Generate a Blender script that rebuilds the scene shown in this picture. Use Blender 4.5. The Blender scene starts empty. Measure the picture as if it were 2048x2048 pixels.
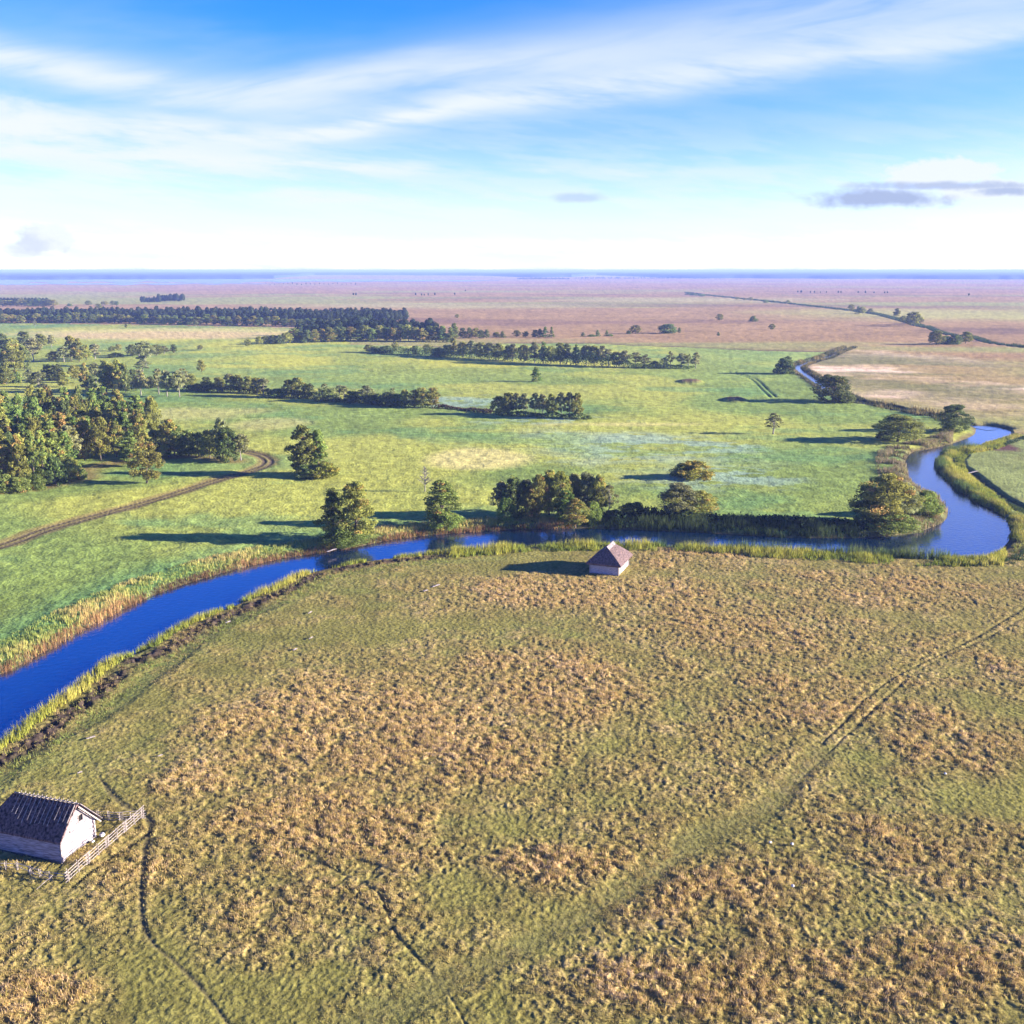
import bpy, math, random
import numpy as np
from math import sin, cos, atan, pi, radians, sqrt
from mathutils import Vector, Matrix
from mathutils.geometry import tessellate_polygon
sc = bpy.context.scene
C = sc.collection
rng = np.random.default_rng(7)
random.seed(7)

# ------------------------------------------------------------------ survey: picture position -> ground position
F, CH = 2054.0, 50.0
PT = atan(484/2054)
SP, CP = sin(PT), cos(PT)
def G(px, py, z=0.0):
    xc = (px-1024)/F; yc = (1024-py)/F
    t = (z-CH)/(-SP+yc*CP)
    return (xc*t, (CP+yc*SP)*t)
def tall(px, base, top):
    x, y = G(px, base); yt = (1024-top)/F
    return CH + y*(yt*CP-SP)/(CP+yt*SP)
def wide(px, base, w):
    return abs(G(px+w/2, base)[0]-G(px-w/2, base)[0])
def GL(pts, z=0.0): return [G(a, b, z) for a, b in pts]

# ------------------------------------------------------------------ numpy noise
def _h(ix, iy, s):
    n = (ix.astype(np.int64)*374761393 + iy.astype(np.int64)*668265263 + s*1442695041) & 0xffffffff
    n = ((n ^ (n >> 13))*1274126177) & 0xffffffff
    return ((n ^ (n >> 16)) & 0xffffff)/float(0xffffff)
def vn(x, y, s=0):
    ix = np.floor(x); iy = np.floor(y); fx = x-ix; fy = y-iy
    fx = fx*fx*(3-2*fx); fy = fy*fy*(3-2*fy)
    a = _h(ix, iy, s); b = _h(ix+1, iy, s); c = _h(ix, iy+1, s); d = _h(ix+1, iy+1, s)
    return (a+(b-a)*fx)*(1-fy)+(c+(d-c)*fx)*fy
def fbm(x, y, L, o=4, s=0, g=0.5):
    t = 0; a = 1; n = 0
    for k in range(o):
        c_, s_ = cos(k*1.3+.5), sin(k*1.3+.5)
        t = t + a*vn((x*c_-y*s_)/L+17*k, (x*s_+y*c_)/L-9*k, s+k*31); n += a; a *= g; L = L*0.5
    return t/n
def ss(a, b, v):
    t = np.clip((v-a)/(b-a), 0, 1); return t*t*(3-2*t)
def mixc(c, m, col):
    return c+(np.array(col)-c)*m[:, None]

# ------------------------------------------------------------------ shared mesh helpers
def setp(o, label=None, cat=None, group=None, kind=None):
    if label: o['label'] = label
    if cat: o['category'] = cat
    if group: o['group'] = group
    if kind: o['kind'] = kind
    return o
def arr_mesh(name, V, Fc, col=None, mats=(), matidx=None, smooth=False):
    V = np.asarray(V, dtype=np.float32); Fc = np.asarray(Fc, dtype=np.int32)
    me = bpy.data.meshes.new(name)
    k = Fc.shape[1]; n = len(Fc)
    me.vertices.add(len(V)); me.vertices.foreach_set('co', V.ravel())
    me.loops.add(n*k); me.loops.foreach_set('vertex_index', Fc.ravel())
    me.polygons.add(n); me.polygons.foreach_set('loop_start', np.arange(0, n*k, k, dtype=np.int32))
    if matidx is not None: me.polygons.foreach_set('material_index', np.asarray(matidx, dtype=np.int32))
    if smooth: me.polygons.foreach_set('use_smooth', np.ones(n, dtype=bool))
    if col is not None:
        a = me.color_attributes.new('Col', 'FLOAT_COLOR', 'POINT')
        cc = np.ones((len(V), 4), dtype=np.float32); cc[:, :3] = col
        a.data.foreach_set('color', cc.ravel())
    for m in mats: me.materials.append(m)
    me.update(calc_edges=True)
    return me
def link(name, me, parent=None, loc=(0, 0, 0), rz=0):
    o = bpy.data.objects.new(name, me); C.objects.link(o)
    o.location = loc; o.rotation_euler = (0, 0, rz)
    if parent: o.parent = parent
    return o
class MB:
    def __init__(s): s.v = []; s.f = []
    def add(s, vs, fs):
        b = len(s.v); s.v += [tuple(v) for v in vs]; s.f += [tuple(b+i for i in f) for f in fs]
    def box(s, c, d, u=(1, 0, 0), w=(0, 1, 0)):
        c = Vector(c); u = Vector(u).normalized(); w = Vector(w).normalized(); n = u.cross(w).normalized(); w = n.cross(u)
        vs = []
        for a in (-.5, .5):
            for b in (-.5, .5):
                for e in (-.5, .5): vs.append(c+u*d[0]*a+w*d[1]*b+n*d[2]*e)
        s.add(vs, [(0, 1, 3, 2), (4, 6, 7, 5), (0, 4, 5, 1), (2, 3, 7, 6), (0, 2, 6, 4), (1, 5, 7, 3)])
    def tube(s, pts, rs, n=6):
        rings = []; b = len(s.v)
        for i, p in enumerate(pts):
            p = Vector(p); q = Vector(pts[min(i+1, len(pts)-1)])-Vector(pts[max(i-1, 0)])
            q.normalize(); a = q.orthogonal().normalized() if i == 0 else (a-q*a.dot(q)).normalized()
            c = q.cross(a)
            for k in range(n):
                t = 2*pi*k/n; s.v.append(tuple(p+(a*cos(t)+c*sin(t))*rs[i]))
        for i in range(len(pts)-1):
            for k in range(n):
                k2 = (k+1) % n
                s.f.append((b+i*n+k, b+i*n+k2, b+(i+1)*n+k2, b+(i+1)*n+k))
        s.f.append(tuple(b+k for k in reversed(range(n)))); e = b+(len(pts)-1)*n
        s.f.append(tuple(e+k for k in range(n)))
    def mesh(s, name, mat=None):
        me = bpy.data.meshes.new(name); me.from_pydata(s.v, [], s.f); me.update()
        if mat: me.materials.append(mat)
        return me
    def obj(s, name, mat, parent=None, loc=(0, 0, 0), rz=0): return link(name, s.mesh(name, mat), parent, loc, rz)

# ------------------------------------------------------------------ materials
def newmat(name):
    m = bpy.data.materials.new(name); m.use_nodes = True
    nt = m.node_tree; b = nt.nodes['Principled BSDF']
    b.inputs['Roughness'].default_value = 0.9; b.inputs['Specular IOR Level'].default_value = 0.15
    return m, nt, b
def N(nt, t, **kw):
    n = nt.nodes.new(t)
    for k, v in kw.items(): setattr(n, k, v)
    return n
def noise_col(nt, base, scale, amt, detail=4, coord=None):
    """base: colour socket -> colour multiplied by 1 +- amt of noise"""
    n = N(nt, 'ShaderNodeTexNoise'); n.inputs['Scale'].default_value = scale; n.inputs['Detail'].default_value = detail
    if coord: nt.links.new(coord, n.inputs['Vector'])
    mr = N(nt, 'ShaderNodeMapRange'); mr.inputs[1].default_value = .3; mr.inputs[2].default_value = .7
    mr.inputs[3].default_value = 1-amt; mr.inputs[4].default_value = 1+amt
    nt.links.new(n.outputs[0], mr.inputs[0])
    mx = N(nt, 'ShaderNodeMix', data_type='RGBA', blend_type='MULTIPLY'); mx.inputs[0].default_value = 1
    nt.links.new(base, mx.inputs[6]); nt.links.new(mr.outputs[0], mx.inputs[7])
    return mx.outputs[2], n
def attr_mat(name, transl=0.0, objrand=0.0, rough=.9):
    m, nt, b = newmat(name); b.inputs['Roughness'].default_value = rough
    a = N(nt, 'ShaderNodeAttribute', attribute_name='Col'); col = a.outputs['Color']
    if objrand:
        oi = N(nt, 'ShaderNodeObjectInfo'); hs = N(nt, 'ShaderNodeHueSaturation')
        for idx, (lo, hi) in (('Hue', (.5-objrand*.018, .5+objrand*.02)), ('Value', (1-objrand*.28, 1+objrand*.3))):
            mr = N(nt, 'ShaderNodeMapRange'); mr.inputs[3].default_value = lo; mr.inputs[4].default_value = hi
            if idx == 'Value':
                mm = N(nt, 'ShaderNodeMath', operation='MULTIPLY'); mm.inputs[1].default_value = 7.31
                fr = N(nt, 'ShaderNodeMath', operation='FRACT'); nt.links.new(oi.outputs['Random'], mm.inputs[0]); nt.links.new(mm.outputs[0], fr.inputs[0]); nt.links.new(fr.outputs[0], mr.inputs[0])
            else: nt.links.new(oi.outputs['Random'], mr.inputs[0])
            nt.links.new(mr.outputs[0], hs.inputs[idx])
        nt.links.new(col, hs.inputs['Color']); col = hs.outputs[0]
    nt.links.new(col, b.inputs['Base Color'])
    if transl:
        t = N(nt, 'ShaderNodeBsdfTranslucent'); nt.links.new(col, t.inputs[0])
        mx = N(nt, 'ShaderNodeMixShader'); mx.inputs[0].default_value = transl
        nt.links.new(b.outputs[0], mx.inputs[1]); nt.links.new(t.outputs[0], mx.inputs[2])
        nt.links.new(mx.outputs[0], nt.nodes['Material Output'].inputs['Surface'])
    return m
M_LEAF = attr_mat('foliage', .42, 1.0)
M_GRASS = attr_mat('grass_blades', .3)
def wood_mat(name, c1, c2, scale=(3, 3, 30), bump=.3):
    m, nt, b = newmat(name)
    tc = N(nt, 'ShaderNodeTexCoord'); mp = N(nt, 'ShaderNodeMapping'); mp.inputs['Scale'].default_value = scale
    nt.links.new(tc.outputs['Object'], mp.inputs[0])
    n = N(nt, 'ShaderNodeTexNoise'); n.inputs['Scale'].default_value = 1.0; n.inputs['Detail'].default_value = 5
    nt.links.new(mp.outputs[0], n.inputs['Vector'])
    r = N(nt, 'ShaderNodeValToRGB'); r.color_ramp.elements[0].position = .33; r.color_ramp.elements[1].position = .68
    r.color_ramp.elements[0].color = (*c1, 1); r.color_ramp.elements[1].color = (*c2, 1)
    nt.links.new(n.outputs[0], r.inputs[0]); nt.links.new(r.outputs[0], b.inputs['Base Color'])
    bp = N(nt, 'ShaderNodeBump'); bp.inputs['Strength'].default_value = bump; bp.inputs['Distance'].default_value = .05
    nt.links.new(n.outputs[0], bp.inputs['Height']); nt.links.new(bp.outputs[0], b.inputs['Normal'])
    return m
M_BARK = wood_mat('bark', (.05, .04, .03), (.16, .13, .1))
M_PALEBARK = wood_mat('pale_bark', (.12, .11, .09), (.3, .27, .22))
M_PLANK = wood_mat('weathered_planks', (.14, .115, .12), (.48, .42, .43), (1.2, 1.2, 14))
M_PLANKV = wood_mat('silver_boards', (.09, .075, .08), (.38, .335, .34), (3.5, 3.5, 22))
M_RAIL = wood_mat('grey_poles', (.20, .165, .145), (.44, .38, .34), (6, 6, 6))
M_HUTWALL = wood_mat('pale_hut_boards', (.20, .18, .19), (.56, .51, .52), (3.5, 3.5, 20))
M_THATCH = wood_mat('dark_thatch', (.02, .014, .015), (.22, .14, .13), (5, 5, 3), 1)
M_THATCH2 = wood_mat('brown_thatch', (.05, .036, .036), (.20, .135, .13), (5, 5, 2.5), .9)
M_RIDGE = wood_mat('pale_ridge_boards', (.13, .105, .105), (.38, .33, .33), (7, 7, 7))
M_DARK = wood_mat('dark_opening', (.008, .007, .007), (.02, .016, .015))
M_STONE = wood_mat('pale_stone', (.35, .34, .33), (.75, .73, .7), (4, 4, 4))

# ------------------------------------------------------------------ traced waterlines
ZW = -0.7
def catmull(pts, n=5):
    out = []
    for i in range(len(pts)-1):
        p0, p1, p2, p3 = pts[max(i-1, 0)], pts[i], pts[i+1], pts[min(i+2, len(pts)-1)]
        for k in range(n):
            t = k/n
            out.append(tuple(.5*((2*p1[j])+(-p0[j]+p2[j])*t+(2*p0[j]-5*p1[j]+4*p2[j]-p3[j])*t*t+(-p0[j]+3*p1[j]-3*p2[j]+p3[j])*t**3) for j in (0, 1)))
    out.append(pts[-1]); return out
def ext(P):
    (x0, y0), (x1, y1) = P[0], P[1]; dx, dy = x0-x1, y0-y1
    return [(x0+dx*k, y0+dy*k*.6) for k in (14, 8, 4, 1.6)]+P
NB = catmull(ext(GL([(-420, 1500), (-200, 1425), (0, 1349), (91, 1302), (181, 1251), (308, 1190), (417, 1154), (543, 1121), (640, 1106), (694, 1098), (781, 1080), (854, 1071), (962, 1063), (1071, 1058), (1216, 1058), (1415, 1066), (1580, 1075), (1704, 1076), (1787, 1071), (1836, 1064), (1886, 1044), (1894, 1023), (1878, 998), (1836, 978), (1820, 961), (1812, 936), (1812, 918), (1828, 903), (1854, 899), (1902, 888), (1946, 871), (1952, 858), (1960, 850), (1990, 853), (2022, 862)], ZW)))
SB = catmull(ext(GL([(-420, 1690), (-200, 1600), (0, 1494), (65, 1444), (145, 1390), (217, 1330), (283, 1304), (362, 1257), (449, 1220), (543, 1182), (616, 1149), (745, 1124), (854, 1113), (937, 1106), (1050, 1098), (1216, 1094), (1316, 1096), (1465, 1102), (1663, 1112), (1808, 1120), (1890, 1121), (1973, 1117), (2014, 1086), (2024, 1056), (2004, 1030), (1954, 1004), (1913, 975), (1888, 955), (1876, 926), (1894, 908), (1948, 898), (1972, 890), (2024, 874)], ZW)))
RIV = NB + SB[::-1]
STREAM = catmull(GL([(1985, 856), (1931, 846), (1880, 834), (1814, 822), (1761, 810), (1721, 804), (1698, 797), (1668, 784), (1640, 766), (1612, 748), (1594, 735), (1603, 728), (1628, 720), (1653, 714), (1675, 704), (1700, 695)]), 4)
SW = [1.6 if (i < 14 or i > 52) else 3.4 for i in range(len(STREAM))]
SW = list(np.convolve(np.pad(SW, 2, mode='edge'), np.ones(5)/5, 'valid'))
BACKDITCH = catmull(GL([(1858, 655), (1890, 668), (1935, 672), (1960, 679), (1988, 687), (2100, 700)]), 3)
MOORDITCH = catmull(GL([(1372, 585), (1430, 592), (1530, 602), (1640, 614), (1740, 626), (1800, 640), (1840, 652), (1858, 655)]), 3)
NORTHEDGE = [(-600, 641), (0, 646), (300, 650), (560, 655), (690, 662), (700, 690), (860, 694), (1024, 686), (1183, 686), (1262, 690), (1400, 695), (1536, 701), (1640, 703), (1668, 701)]
DITCHN = catmull(GL(NORTHEDGE[6:]), 2)
TRACK = catmull(GL([(-200, 1150), (0, 1092), (91, 1059), (181, 1034), (290, 1005), (362, 983), (435, 960), (489, 945), (525, 933), (536, 922), (522, 911), (500, 905), (478, 901), (440, 897)]))
PATH1 = catmull(GL([(172, 1500), (190, 1535), (205, 1565), (240, 1605), (285, 1632), (302, 1650), (293, 1690), (285, 1760), (282, 1820), (290, 1862), (312, 1895), (350, 1925), (400, 1975), (455, 2048), (480, 2090)]))
PATH2 = catmull(GL([(560, 1700), (630, 1725), (700, 1757), (754, 1786), (772, 1819), (787, 1862), (820, 1902), (870, 1957), (903, 2000), (935, 2060)]))
RUTA = catmull(GL([(2048, 1216), (1950, 1276), (1778, 1362), (1681, 1452), (1640, 1492)]))
RUTB = catmull(GL([(2060, 1230), (1965, 1280), (1839, 1340), (1716, 1450), (1637, 1525), (1600, 1560)]))
FAINT = catmull(GL([(1640, 1505), (1532, 1612), (1422, 1665), (1300, 1750), (1180, 1825), (1050, 1890), (900, 1960), (700, 2060), (560, 2150)]))
RUTC = catmull(GL([(1460, 745), (1500, 757), (1520, 775), (1540, 795)]))
RUTD = catmull(GL([(1468, 744), (1510, 757), (1530, 775), (1552, 795)]))
BARNPATH = catmull(GL([(140, 1780), (190, 1740), (260, 1690), (300, 1665)]))
TERRSHADE = catmull(GL([(0, 1562), (60, 1500), (181, 1443), (326, 1335), (435, 1255), (560, 1205)]))
RIGHTLEDGE = catmull(GL([(1925, 905), (1915, 925), (1945, 950), (1990, 985), (2048, 1020), (2120, 1045)]))
MEADOW = GL(NORTHEDGE) + [p for p in STREAM[::-1]] + NB[::-1] + [(-900, 60)]
RFIELD = [(q[0]+.01, q[1]) for q in SB[-45:]] + GL([(2300, 868), (2300, 1130)])
CIRC = [G(575, 848), G(505, 846)]

def dpoly(X, Y, pts, half=None, lim=1e9):
    """distance to polyline, over flat arrays (bbox limited)"""
    D = np.full(X.shape, 1e6)
    P = np.array(pts)
    m = (X > P[:, 0].min()-lim) & (X < P[:, 0].max()+lim) & (Y > P[:, 1].min()-lim) & (Y < P[:, 1].max()+lim) if lim < 1e8 else np.ones(X.shape, bool)
    x = X[m]; y = Y[m]; d = np.full(x.shape, 1e12)
    for i in range(len(pts)-1):
        ax, ay = P[i]; bx, by = P[i+1]
        ex, ey = bx-ax, by-ay; L = ex*ex+ey*ey+1e-9
        if lim < 1e8:
            q = np.nonzero((x > min(ax, bx)-lim) & (x < max(ax, bx)+lim) & (y > min(ay, by)-lim) & (y < max(ay, by)+lim))[0]
            if not len(q): continue
            xx, yy = x[q], y[q]
        else: q = slice(None); xx, yy = x, y
        t = np.clip(((xx-ax)*ex+(yy-ay)*ey)/L, 0, 1)
        dd = (xx-ax-t*ex)**2+(yy-ay-t*ey)**2
        h = half[i] if half is not None else 0
        dd = np.sqrt(dd)-h
        d[q] = np.minimum(d[q], dd)
    D[m] = d
    return D
def inside(X, Y, pts):
    P = np.array(pts); ins = np.zeros(X.shape, bool)
    m = (X > P[:, 0].min()) & (X < P[:, 0].max()) & (Y > P[:, 1].min()) & (Y < P[:, 1].max())
    x = X[m]; y = Y[m]; r = np.zeros(x.shape, bool)
    for i in range(len(P)):
        ax, ay = P[i-1]; bx, by = P[i]
        if ay == by: continue
        c = ((ay > y) != (by > y)) & (x < (bx-ax)*(y-ay)/(by-ay)+ax)
        r ^= c
    ins[m] = r
    return ins
def ell(X, Y, cx, cy, wx, wy, nz, soft=.5, amp=.9):
    """soft-edged patch centred on picture place (cx,cy), half sizes wx, wy in picture units"""
    gx, gy = G(cx, cy); rx = abs(G(cx+wx, cy)[0]-gx); ry = abs(G(cx, cy-wy)[1]-G(cx, cy+wy)[1])/2
    gy = (G(cx, cy-wy)[1]+G(cx, cy+wy)[1])/2
    q = np.sqrt(((X-gx)/rx)**2+((Y-gy)/ry)**2)+(nz-.5)*amp
    return 1-ss(1-soft, 1+soft*.4, q)

TAN_P = [(1500, 1800, 330, 130, .7), (1180, 1960, 200, 70, .6), (1950, 1330, 140, 60, .6), (300, 1750, 150, 60, .5), (1130, 1190, 330, 50, .9), (1800, 1180, 300, 60, .75), (760, 1480, 430, 170, 1), (1100, 1380, 260, 110, .95), (1500, 1260, 300, 70, .75), (1650, 1400, 260, 80, .7), (1900, 1480, 190, 60, .9), (620, 1660, 330, 110, .95), (420, 1560, 130, 60, .8), (60, 2000, 160, 70, 1), (1130, 1730, 190, 60, .85), (1800, 1960, 420, 130, .9), (1400, 1980, 400, 90, .7), (1850, 1700, 250, 100, .6), (600, 1830, 260, 90, .7), (1380, 1120, 200, 30, .75)]
GREEN_P = [(1130, 1590, 180, 40, .9), (300, 1400, 180, 90, .7), (1560, 1560, 120, 40, .8), (850, 1600, 90, 22, .5), (880, 1960, 200, 50, .7), (1420, 1660, 160, 35, .8), (900, 1130, 240, 24, .8), (1900, 1150, 200, 20, .5)]

def fields(X, Y):
    """per-point height and ground colour, all as functions of world x, y"""
    R = np.hypot(X, Y)
    n_big = fbm(X, Y, 90, 4, 3); n_mid = fbm(X, Y, 22, 4, 11); n_sm = fbm(X, Y, 6, 4, 23)
    w = (fbm(X, Y, 14, 3, 91)-.5)*3.2
    wf = np.where(R > 600, (fbm(X, Y, 120, 3, 95)-.5)*30, w)
    river = inside(X, Y, RIV)
    dN = dpoly(X, Y, NB, lim=16); dS = dpoly(X, Y, SB, lim=16)
    dR = np.where(river, -1, 1)*np.minimum(dN, dS)
    dR = np.where(river & (dR < -15), -15, dR)
    dStr = dpoly(X, Y, STREAM, SW, lim=24)
    near = R < 2600
    mead = np.zeros(X.shape, bool)
    mead[near] = inside((X+w*.3)[near], (Y+wf*.4)[near], MEADOW)
    rfield = inside(X, Y, RFIELD)
    past = (~mead) & (~river) & (Y < 500) & inside(X, Y, SB + [(400, 330), (400, -200), (-500, -200), (-500, 20)]) & (~rfield)
    moor = ~(mead | past | rfield)
    # ---------------- pasture
    tan = np.zeros(X.shape)
    for p in TAN_P: tan = np.maximum(tan, p[4]*ell(X, Y, *p[:4], n_mid, .6, 1.3))
    for p in GREEN_P: tan = tan*(1-p[4]*ell(X, Y, *p[:4], n_mid, .6, 1.2))
    dF = dpoly(X, Y, FAINT, lim=6)
    tan = tan*(1-.9*(1-ss(.8, 3.6, dF+w*.6)))
    tan = np.clip(tan*.74+(n_mid-.5)*.8+(fbm(X, Y, 5, 3, 301, .65)-.5)*1.0+.2, 0, 1)
    # tussocks: two sizes, slightly drawn out along the slope of the old mowing direction
    u = X*.8+Y*.6; v = -X*.6+Y*.8
    T1 = vn(u/.54+2.1*n_sm, v/.44+2*n_sm, 5); T2 = vn(u/.26, v/.24, 8); T3 = vn(X/1.5, Y/1.3, 77)
    T = np.clip(.56*T1+.32*T2+.17*T3, 0, 1)
    tus = ss(.40, .66, T)
    hp = tus*(.025+.13*tan)+T2*(.03+.04*tan)+.05*T3
    grn = np.array([.21, .19, .048]); 
    cp = grn*(.75+.5*n_sm[:, None])+np.zeros((len(X), 3))
    cp = mixc(cp, ss(.5, .75, fbm(X, Y, 9, 3, 41))*.5, (.17, .19, .045))
    cp = mixc(cp, tan*(.45+.55*tus), (.44, .30, .115))
    cp = mixc(cp, tan*tus*ss(.5, .75, n_sm)*.7, (.60, .41, .21))
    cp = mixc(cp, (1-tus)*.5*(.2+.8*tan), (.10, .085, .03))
    # ---------------- green meadow
    dist = R
    cm = np.array([.20, .265, .06])*(.72+.56*n_mid[:, None])+np.zeros((len(X), 3))
    yel = ss(.42, .66, fbm(X, Y, 55, 4, 51))
    cm = mixc(cm, yel*.72, (.40, .39, .075))
    yfar = ss(430, 600, Y)*(1-ss(760, 960, Y))*(1-ss(40, 260, X))
    cm = mixc(cm, yfar*(.35+.5*yel), (.44, .43, .07))
    blu = ss(.52, .66, fbm(X*.7, Y, 34, 5, 61, .6))
    cm = mixc(cm, blu*.45, (.10, .235, .085))
    sedge = np.maximum.reduce([ell(X, Y, 1280, 890, 280, 36, n_mid, .8, 1.6), ell(X, Y, 1420, 955, 170, 24, n_mid, .8, 1.5), ell(X, Y, 950, 805, 190, 14, n_mid, .8, 1.2), ell(X, Y, 1100, 842, 170, 8, n_mid, .6, 1.2)])
    sed2 = sedge*ss(.44, .54, fbm(X*.6, Y, 9, 5, 71, .7))
    cm = mixc(cm, sed2*.7, (.26, .36, .26))
    straw = np.maximum.reduce([ell(X, Y, 960, 918, 110, 22, n_mid, .35, .5), .8*ell(X, Y, 330, 668, 330, 13, n_mid, .4, .4), .55*ell(X, Y, 540, 848, 90, 14, n_mid, .5, .4), .7*ell(X, Y, 1250, 850, 180, 5, n_mid, .6, .9), .5*ell(X, Y, 380, 830, 160, 16, n_mid, .6, .9)])
    cm = mixc(cm, straw*.95, (.54, .47, .16))
    cm = mixc(cm, .75*ell(X, Y, 320, 671, 290, 9, n_mid, .5, .5), (.52, .37, .17))
    cool = ss(1250, 1600, 1024+F*X/np.maximum(Y, 1))*ss(420, 640, Y)
    cm = mixc(cm, cool*.4, (.13, .30, .11))
    # darker green belt along the left bank
    cm = mixc(cm, (1-ss(6, 17, dN))*ss(-10, 40, -X)*.55, (.09, .225, .08))
    gr = fbm(X, Y, 1.6, 3, 81, .7); ripple = vn(X/2.2+3*n_sm, Y/.9, 83)
    cm = cm*(.55+.75*gr+.2*ripple)[:, None]
    hm = gr*.22+(n_sm-.5)*.4+ripple*.09
    # mowing lines round two old stacks
    for cx, cy in CIRC:
        rr = np.hypot(X-cx, Y-cy); ln = (1-ss(.25, .6, np.abs((rr % 5.5)-2.7)))*(1-ss(16, 22, rr))*ss(4, 6, rr)
        cm = cm*(1-.25*ln[:, None])
    # ---------------- moor
    band = fbm(X*.22, Y, 200, 4, 101, .55)
    co = np.array([.34, .215, .095])*(.7+.6*fbm(X, Y, 30, 5, 111, .65)[:, None])
    yb = ss(.49, .60, band)
    co = mixc(co, yb*.85, (.30, .31, .09))
    co = mixc(co, ss(.60, .74, fbm(X*.3, Y, 150, 4, 121))*.6, (.19, .11, .08))
    co = mixc(co, ss(1900, 3200, R)*.45, (.38, .22, .15))
    ygr = ell(X, Y, 1950, 632, 420, 15, n_big, .7, .6); co = mixc(co, ygr*.7, (.42, .42, .12))
    ygr2 = np.maximum(ell(X, Y, 1350, 600, 350, 6, n_big, .7, .6), ell(X, Y, 900, 612, 400, 6, n_big, .7, .6)); co = mixc(co, ygr2*.6, (.42, .40, .16))
    darkr = ell(X, Y, 1990, 662, 160, 8, n_big, .6, .7); co = mixc(co, darkr*.6, (.12, .075, .06))
    # pale straw field right of the stream
    sf = ell(X, Y, 1860, 762, 330, 70, n_mid, .5, .4)*(Y < 760)
    co = mixc(co, sf*.85, (.36, .25, .10))
    fl = ss(.44, .60, fbm(X*.45, Y, 26, 4, 131, .6))
    pale = np.maximum.reduce([ell(X, Y, 1800, 716, 170, 12, n_mid, .6, 1.), ell(X, Y, 1700, 735, 110, 18, n_mid, .7, 1.), ell(X, Y, 1980, 785, 130, 10, n_mid, .6, 1.), ell(X, Y, 1830, 790, 120, 14, n_mid, .7, 1.)])
    co = mixc(co, np.clip(sf*(pale*(.35+.65*fl)+.35*fl), 0, 1), (.8, .58, .38))
    co = mixc(co, sf*ss(.44, .58, fbm(X*.5, Y, 40, 4, 141))*.85, (.17, .17, .055))
    fl2 = fbm(X, Y, 4, 3, 151, .7)
    co = co*(.65+.7*fl2)[:, None]
    ho = fl2*.45*np.clip(1.2-R/2500, .2, 1)
    # ---------------- field in the crook of the river on the right
    cr = np.array([.22, .25, .075])*(.7+.6*n_sm[:, None])
    cr = mixc(cr, ss(.5, .7, n_mid)*.4, (.25, .2, .08))
    cr = mixc(cr, ell(X, Y, 1995, 893, 40, 10, n_sm, .4, .6)*.9, (.11, .04, .045))
    cr = cr*(.7+.6*T)[:, None]
    col = np.where(mead[:, None], cm, np.where(past[:, None], cp, np.where(rfield[:, None], cr, co)))
    H = np.where(mead, hm, np.where(past, hp, np.where(rfield, hp*.7, ho)))
    # ---------------- lines: track, ruts, paths, ditches, painted terrace shadow
    def line(pts, wd, soft, color, amt, dep, lim=6, nz=0):
        nonlocal col, H
        d = dpoly(X, Y, pts, lim=lim)+nz*(n_sm-.5)
        m = 1-ss(wd, wd+soft, d)
        col = mixc(col, m*amt, color); H = H*(1-m*.8)-dep*m
    line(TRACK, 1.9, 1.6, (.23, .17, .06), .8, .02, 8, 2.5)
    dT = dpoly(X, Y, TRACK, lim=8)
    rut = (1-ss(.35, .75, np.abs(dT-.95))); col = mixc(col, rut*.9, (.10, .072, .05)); H = H-rut*.16
    line(PATH1, .0, .32, (.15, .125, .055), .8, .02, 5, .6)
    line(PATH2, .0, .26, (.15, .13, .05), .5, .01, 5, 1.1)
    line(BARNPATH, .06, .28, (.08, .07, .03), .7, .08, 5, .6)
    line(RUTA, .06, .26, (.09, .085, .035), .6, .045, 5, .6)
    line(RUTB, .06, .26, (.09, .085, .035), .6, .045, 5, .6)
    line(FAINT, .7, 1.5, (.165, .155, .05), .55, .03, 8, 1.5)
    line(RUTC, .3, .6, (.03, .10, .04), .6, .15, 6)
    line(RUTD, .3, .6, (.03, .10, .04), .6, .15, 6)
    line(TERRSHADE, .5, 1.4, (.06, .08, .03), .5, .1, 8, 2)  # low terrace: the shadow line along its edge is painted into the ground colour
    line(RIGHTLEDGE, 1.2, 1.2, (.03, .045, .025), .8, .45, 8, 1)
    line(DITCHN, 1.5, 4, (.10, .06, .05), .8, .5, 30)
    line(BACKDITCH, 2.0, 2.5, (.02, .03, .02), .9, .6, 30)
    line(MOORDITCH, 2.5, 5, (.06, .07, .05), .8, .4, 40)
    dW = dpoly(X, Y, WOODFRONT, lim=12); mW = (1-ss(1, 6, dW+w)); col = mixc(col, mW*.7, (.20, .12, .05))
    for cx, cy, wx, wy in ((1380, 764, 26, 4), (1470, 801, 26, 5)):
        e = ell(X, Y, cx, cy, wx, wy, n_mid, .4, .3); col = mixc(col, e, (.15, .10, .05)); H = H+e*(.6+.6*gr)
    # ---------------- banks and river bed
    mud = 1-ss(.4, 2.4, dR+(n_sm-.5)*2)
    col = mixc(col, mud*.85, (.085, .062, .04))
    southmud = (~mead) & (X < -1) & past
    belt = ss(1.8, 2.8, dS+w*.5)*(1-ss(4.0, 5.6, dS+w*.5))*ss(.12, .3, n_sm)*southmud*(1-ss(-22, 2, X))
    clod = vn(X/.55, Y/.5, 161)
    col = mixc(col, belt*.95, (.05, .034, .03)); H = H+belt*(.75*clod-.4)
    lg = ss(6., 7, dS+w*.3)*(1-ss(8, 10, dS+w*.3))*southmud
    col = mixc(col, lg*.3, (.16, .2, .05))
    ba = np.clip(ZW+dR*.5, -2.1, 0); H = np.where(dR < 1.8, np.minimum(H, 0)*ss(0, 1.8, dR)+ba, H)
    H = np.where(dR < 1.8, H, H*ss(1.5, 3.2, dR))
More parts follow.
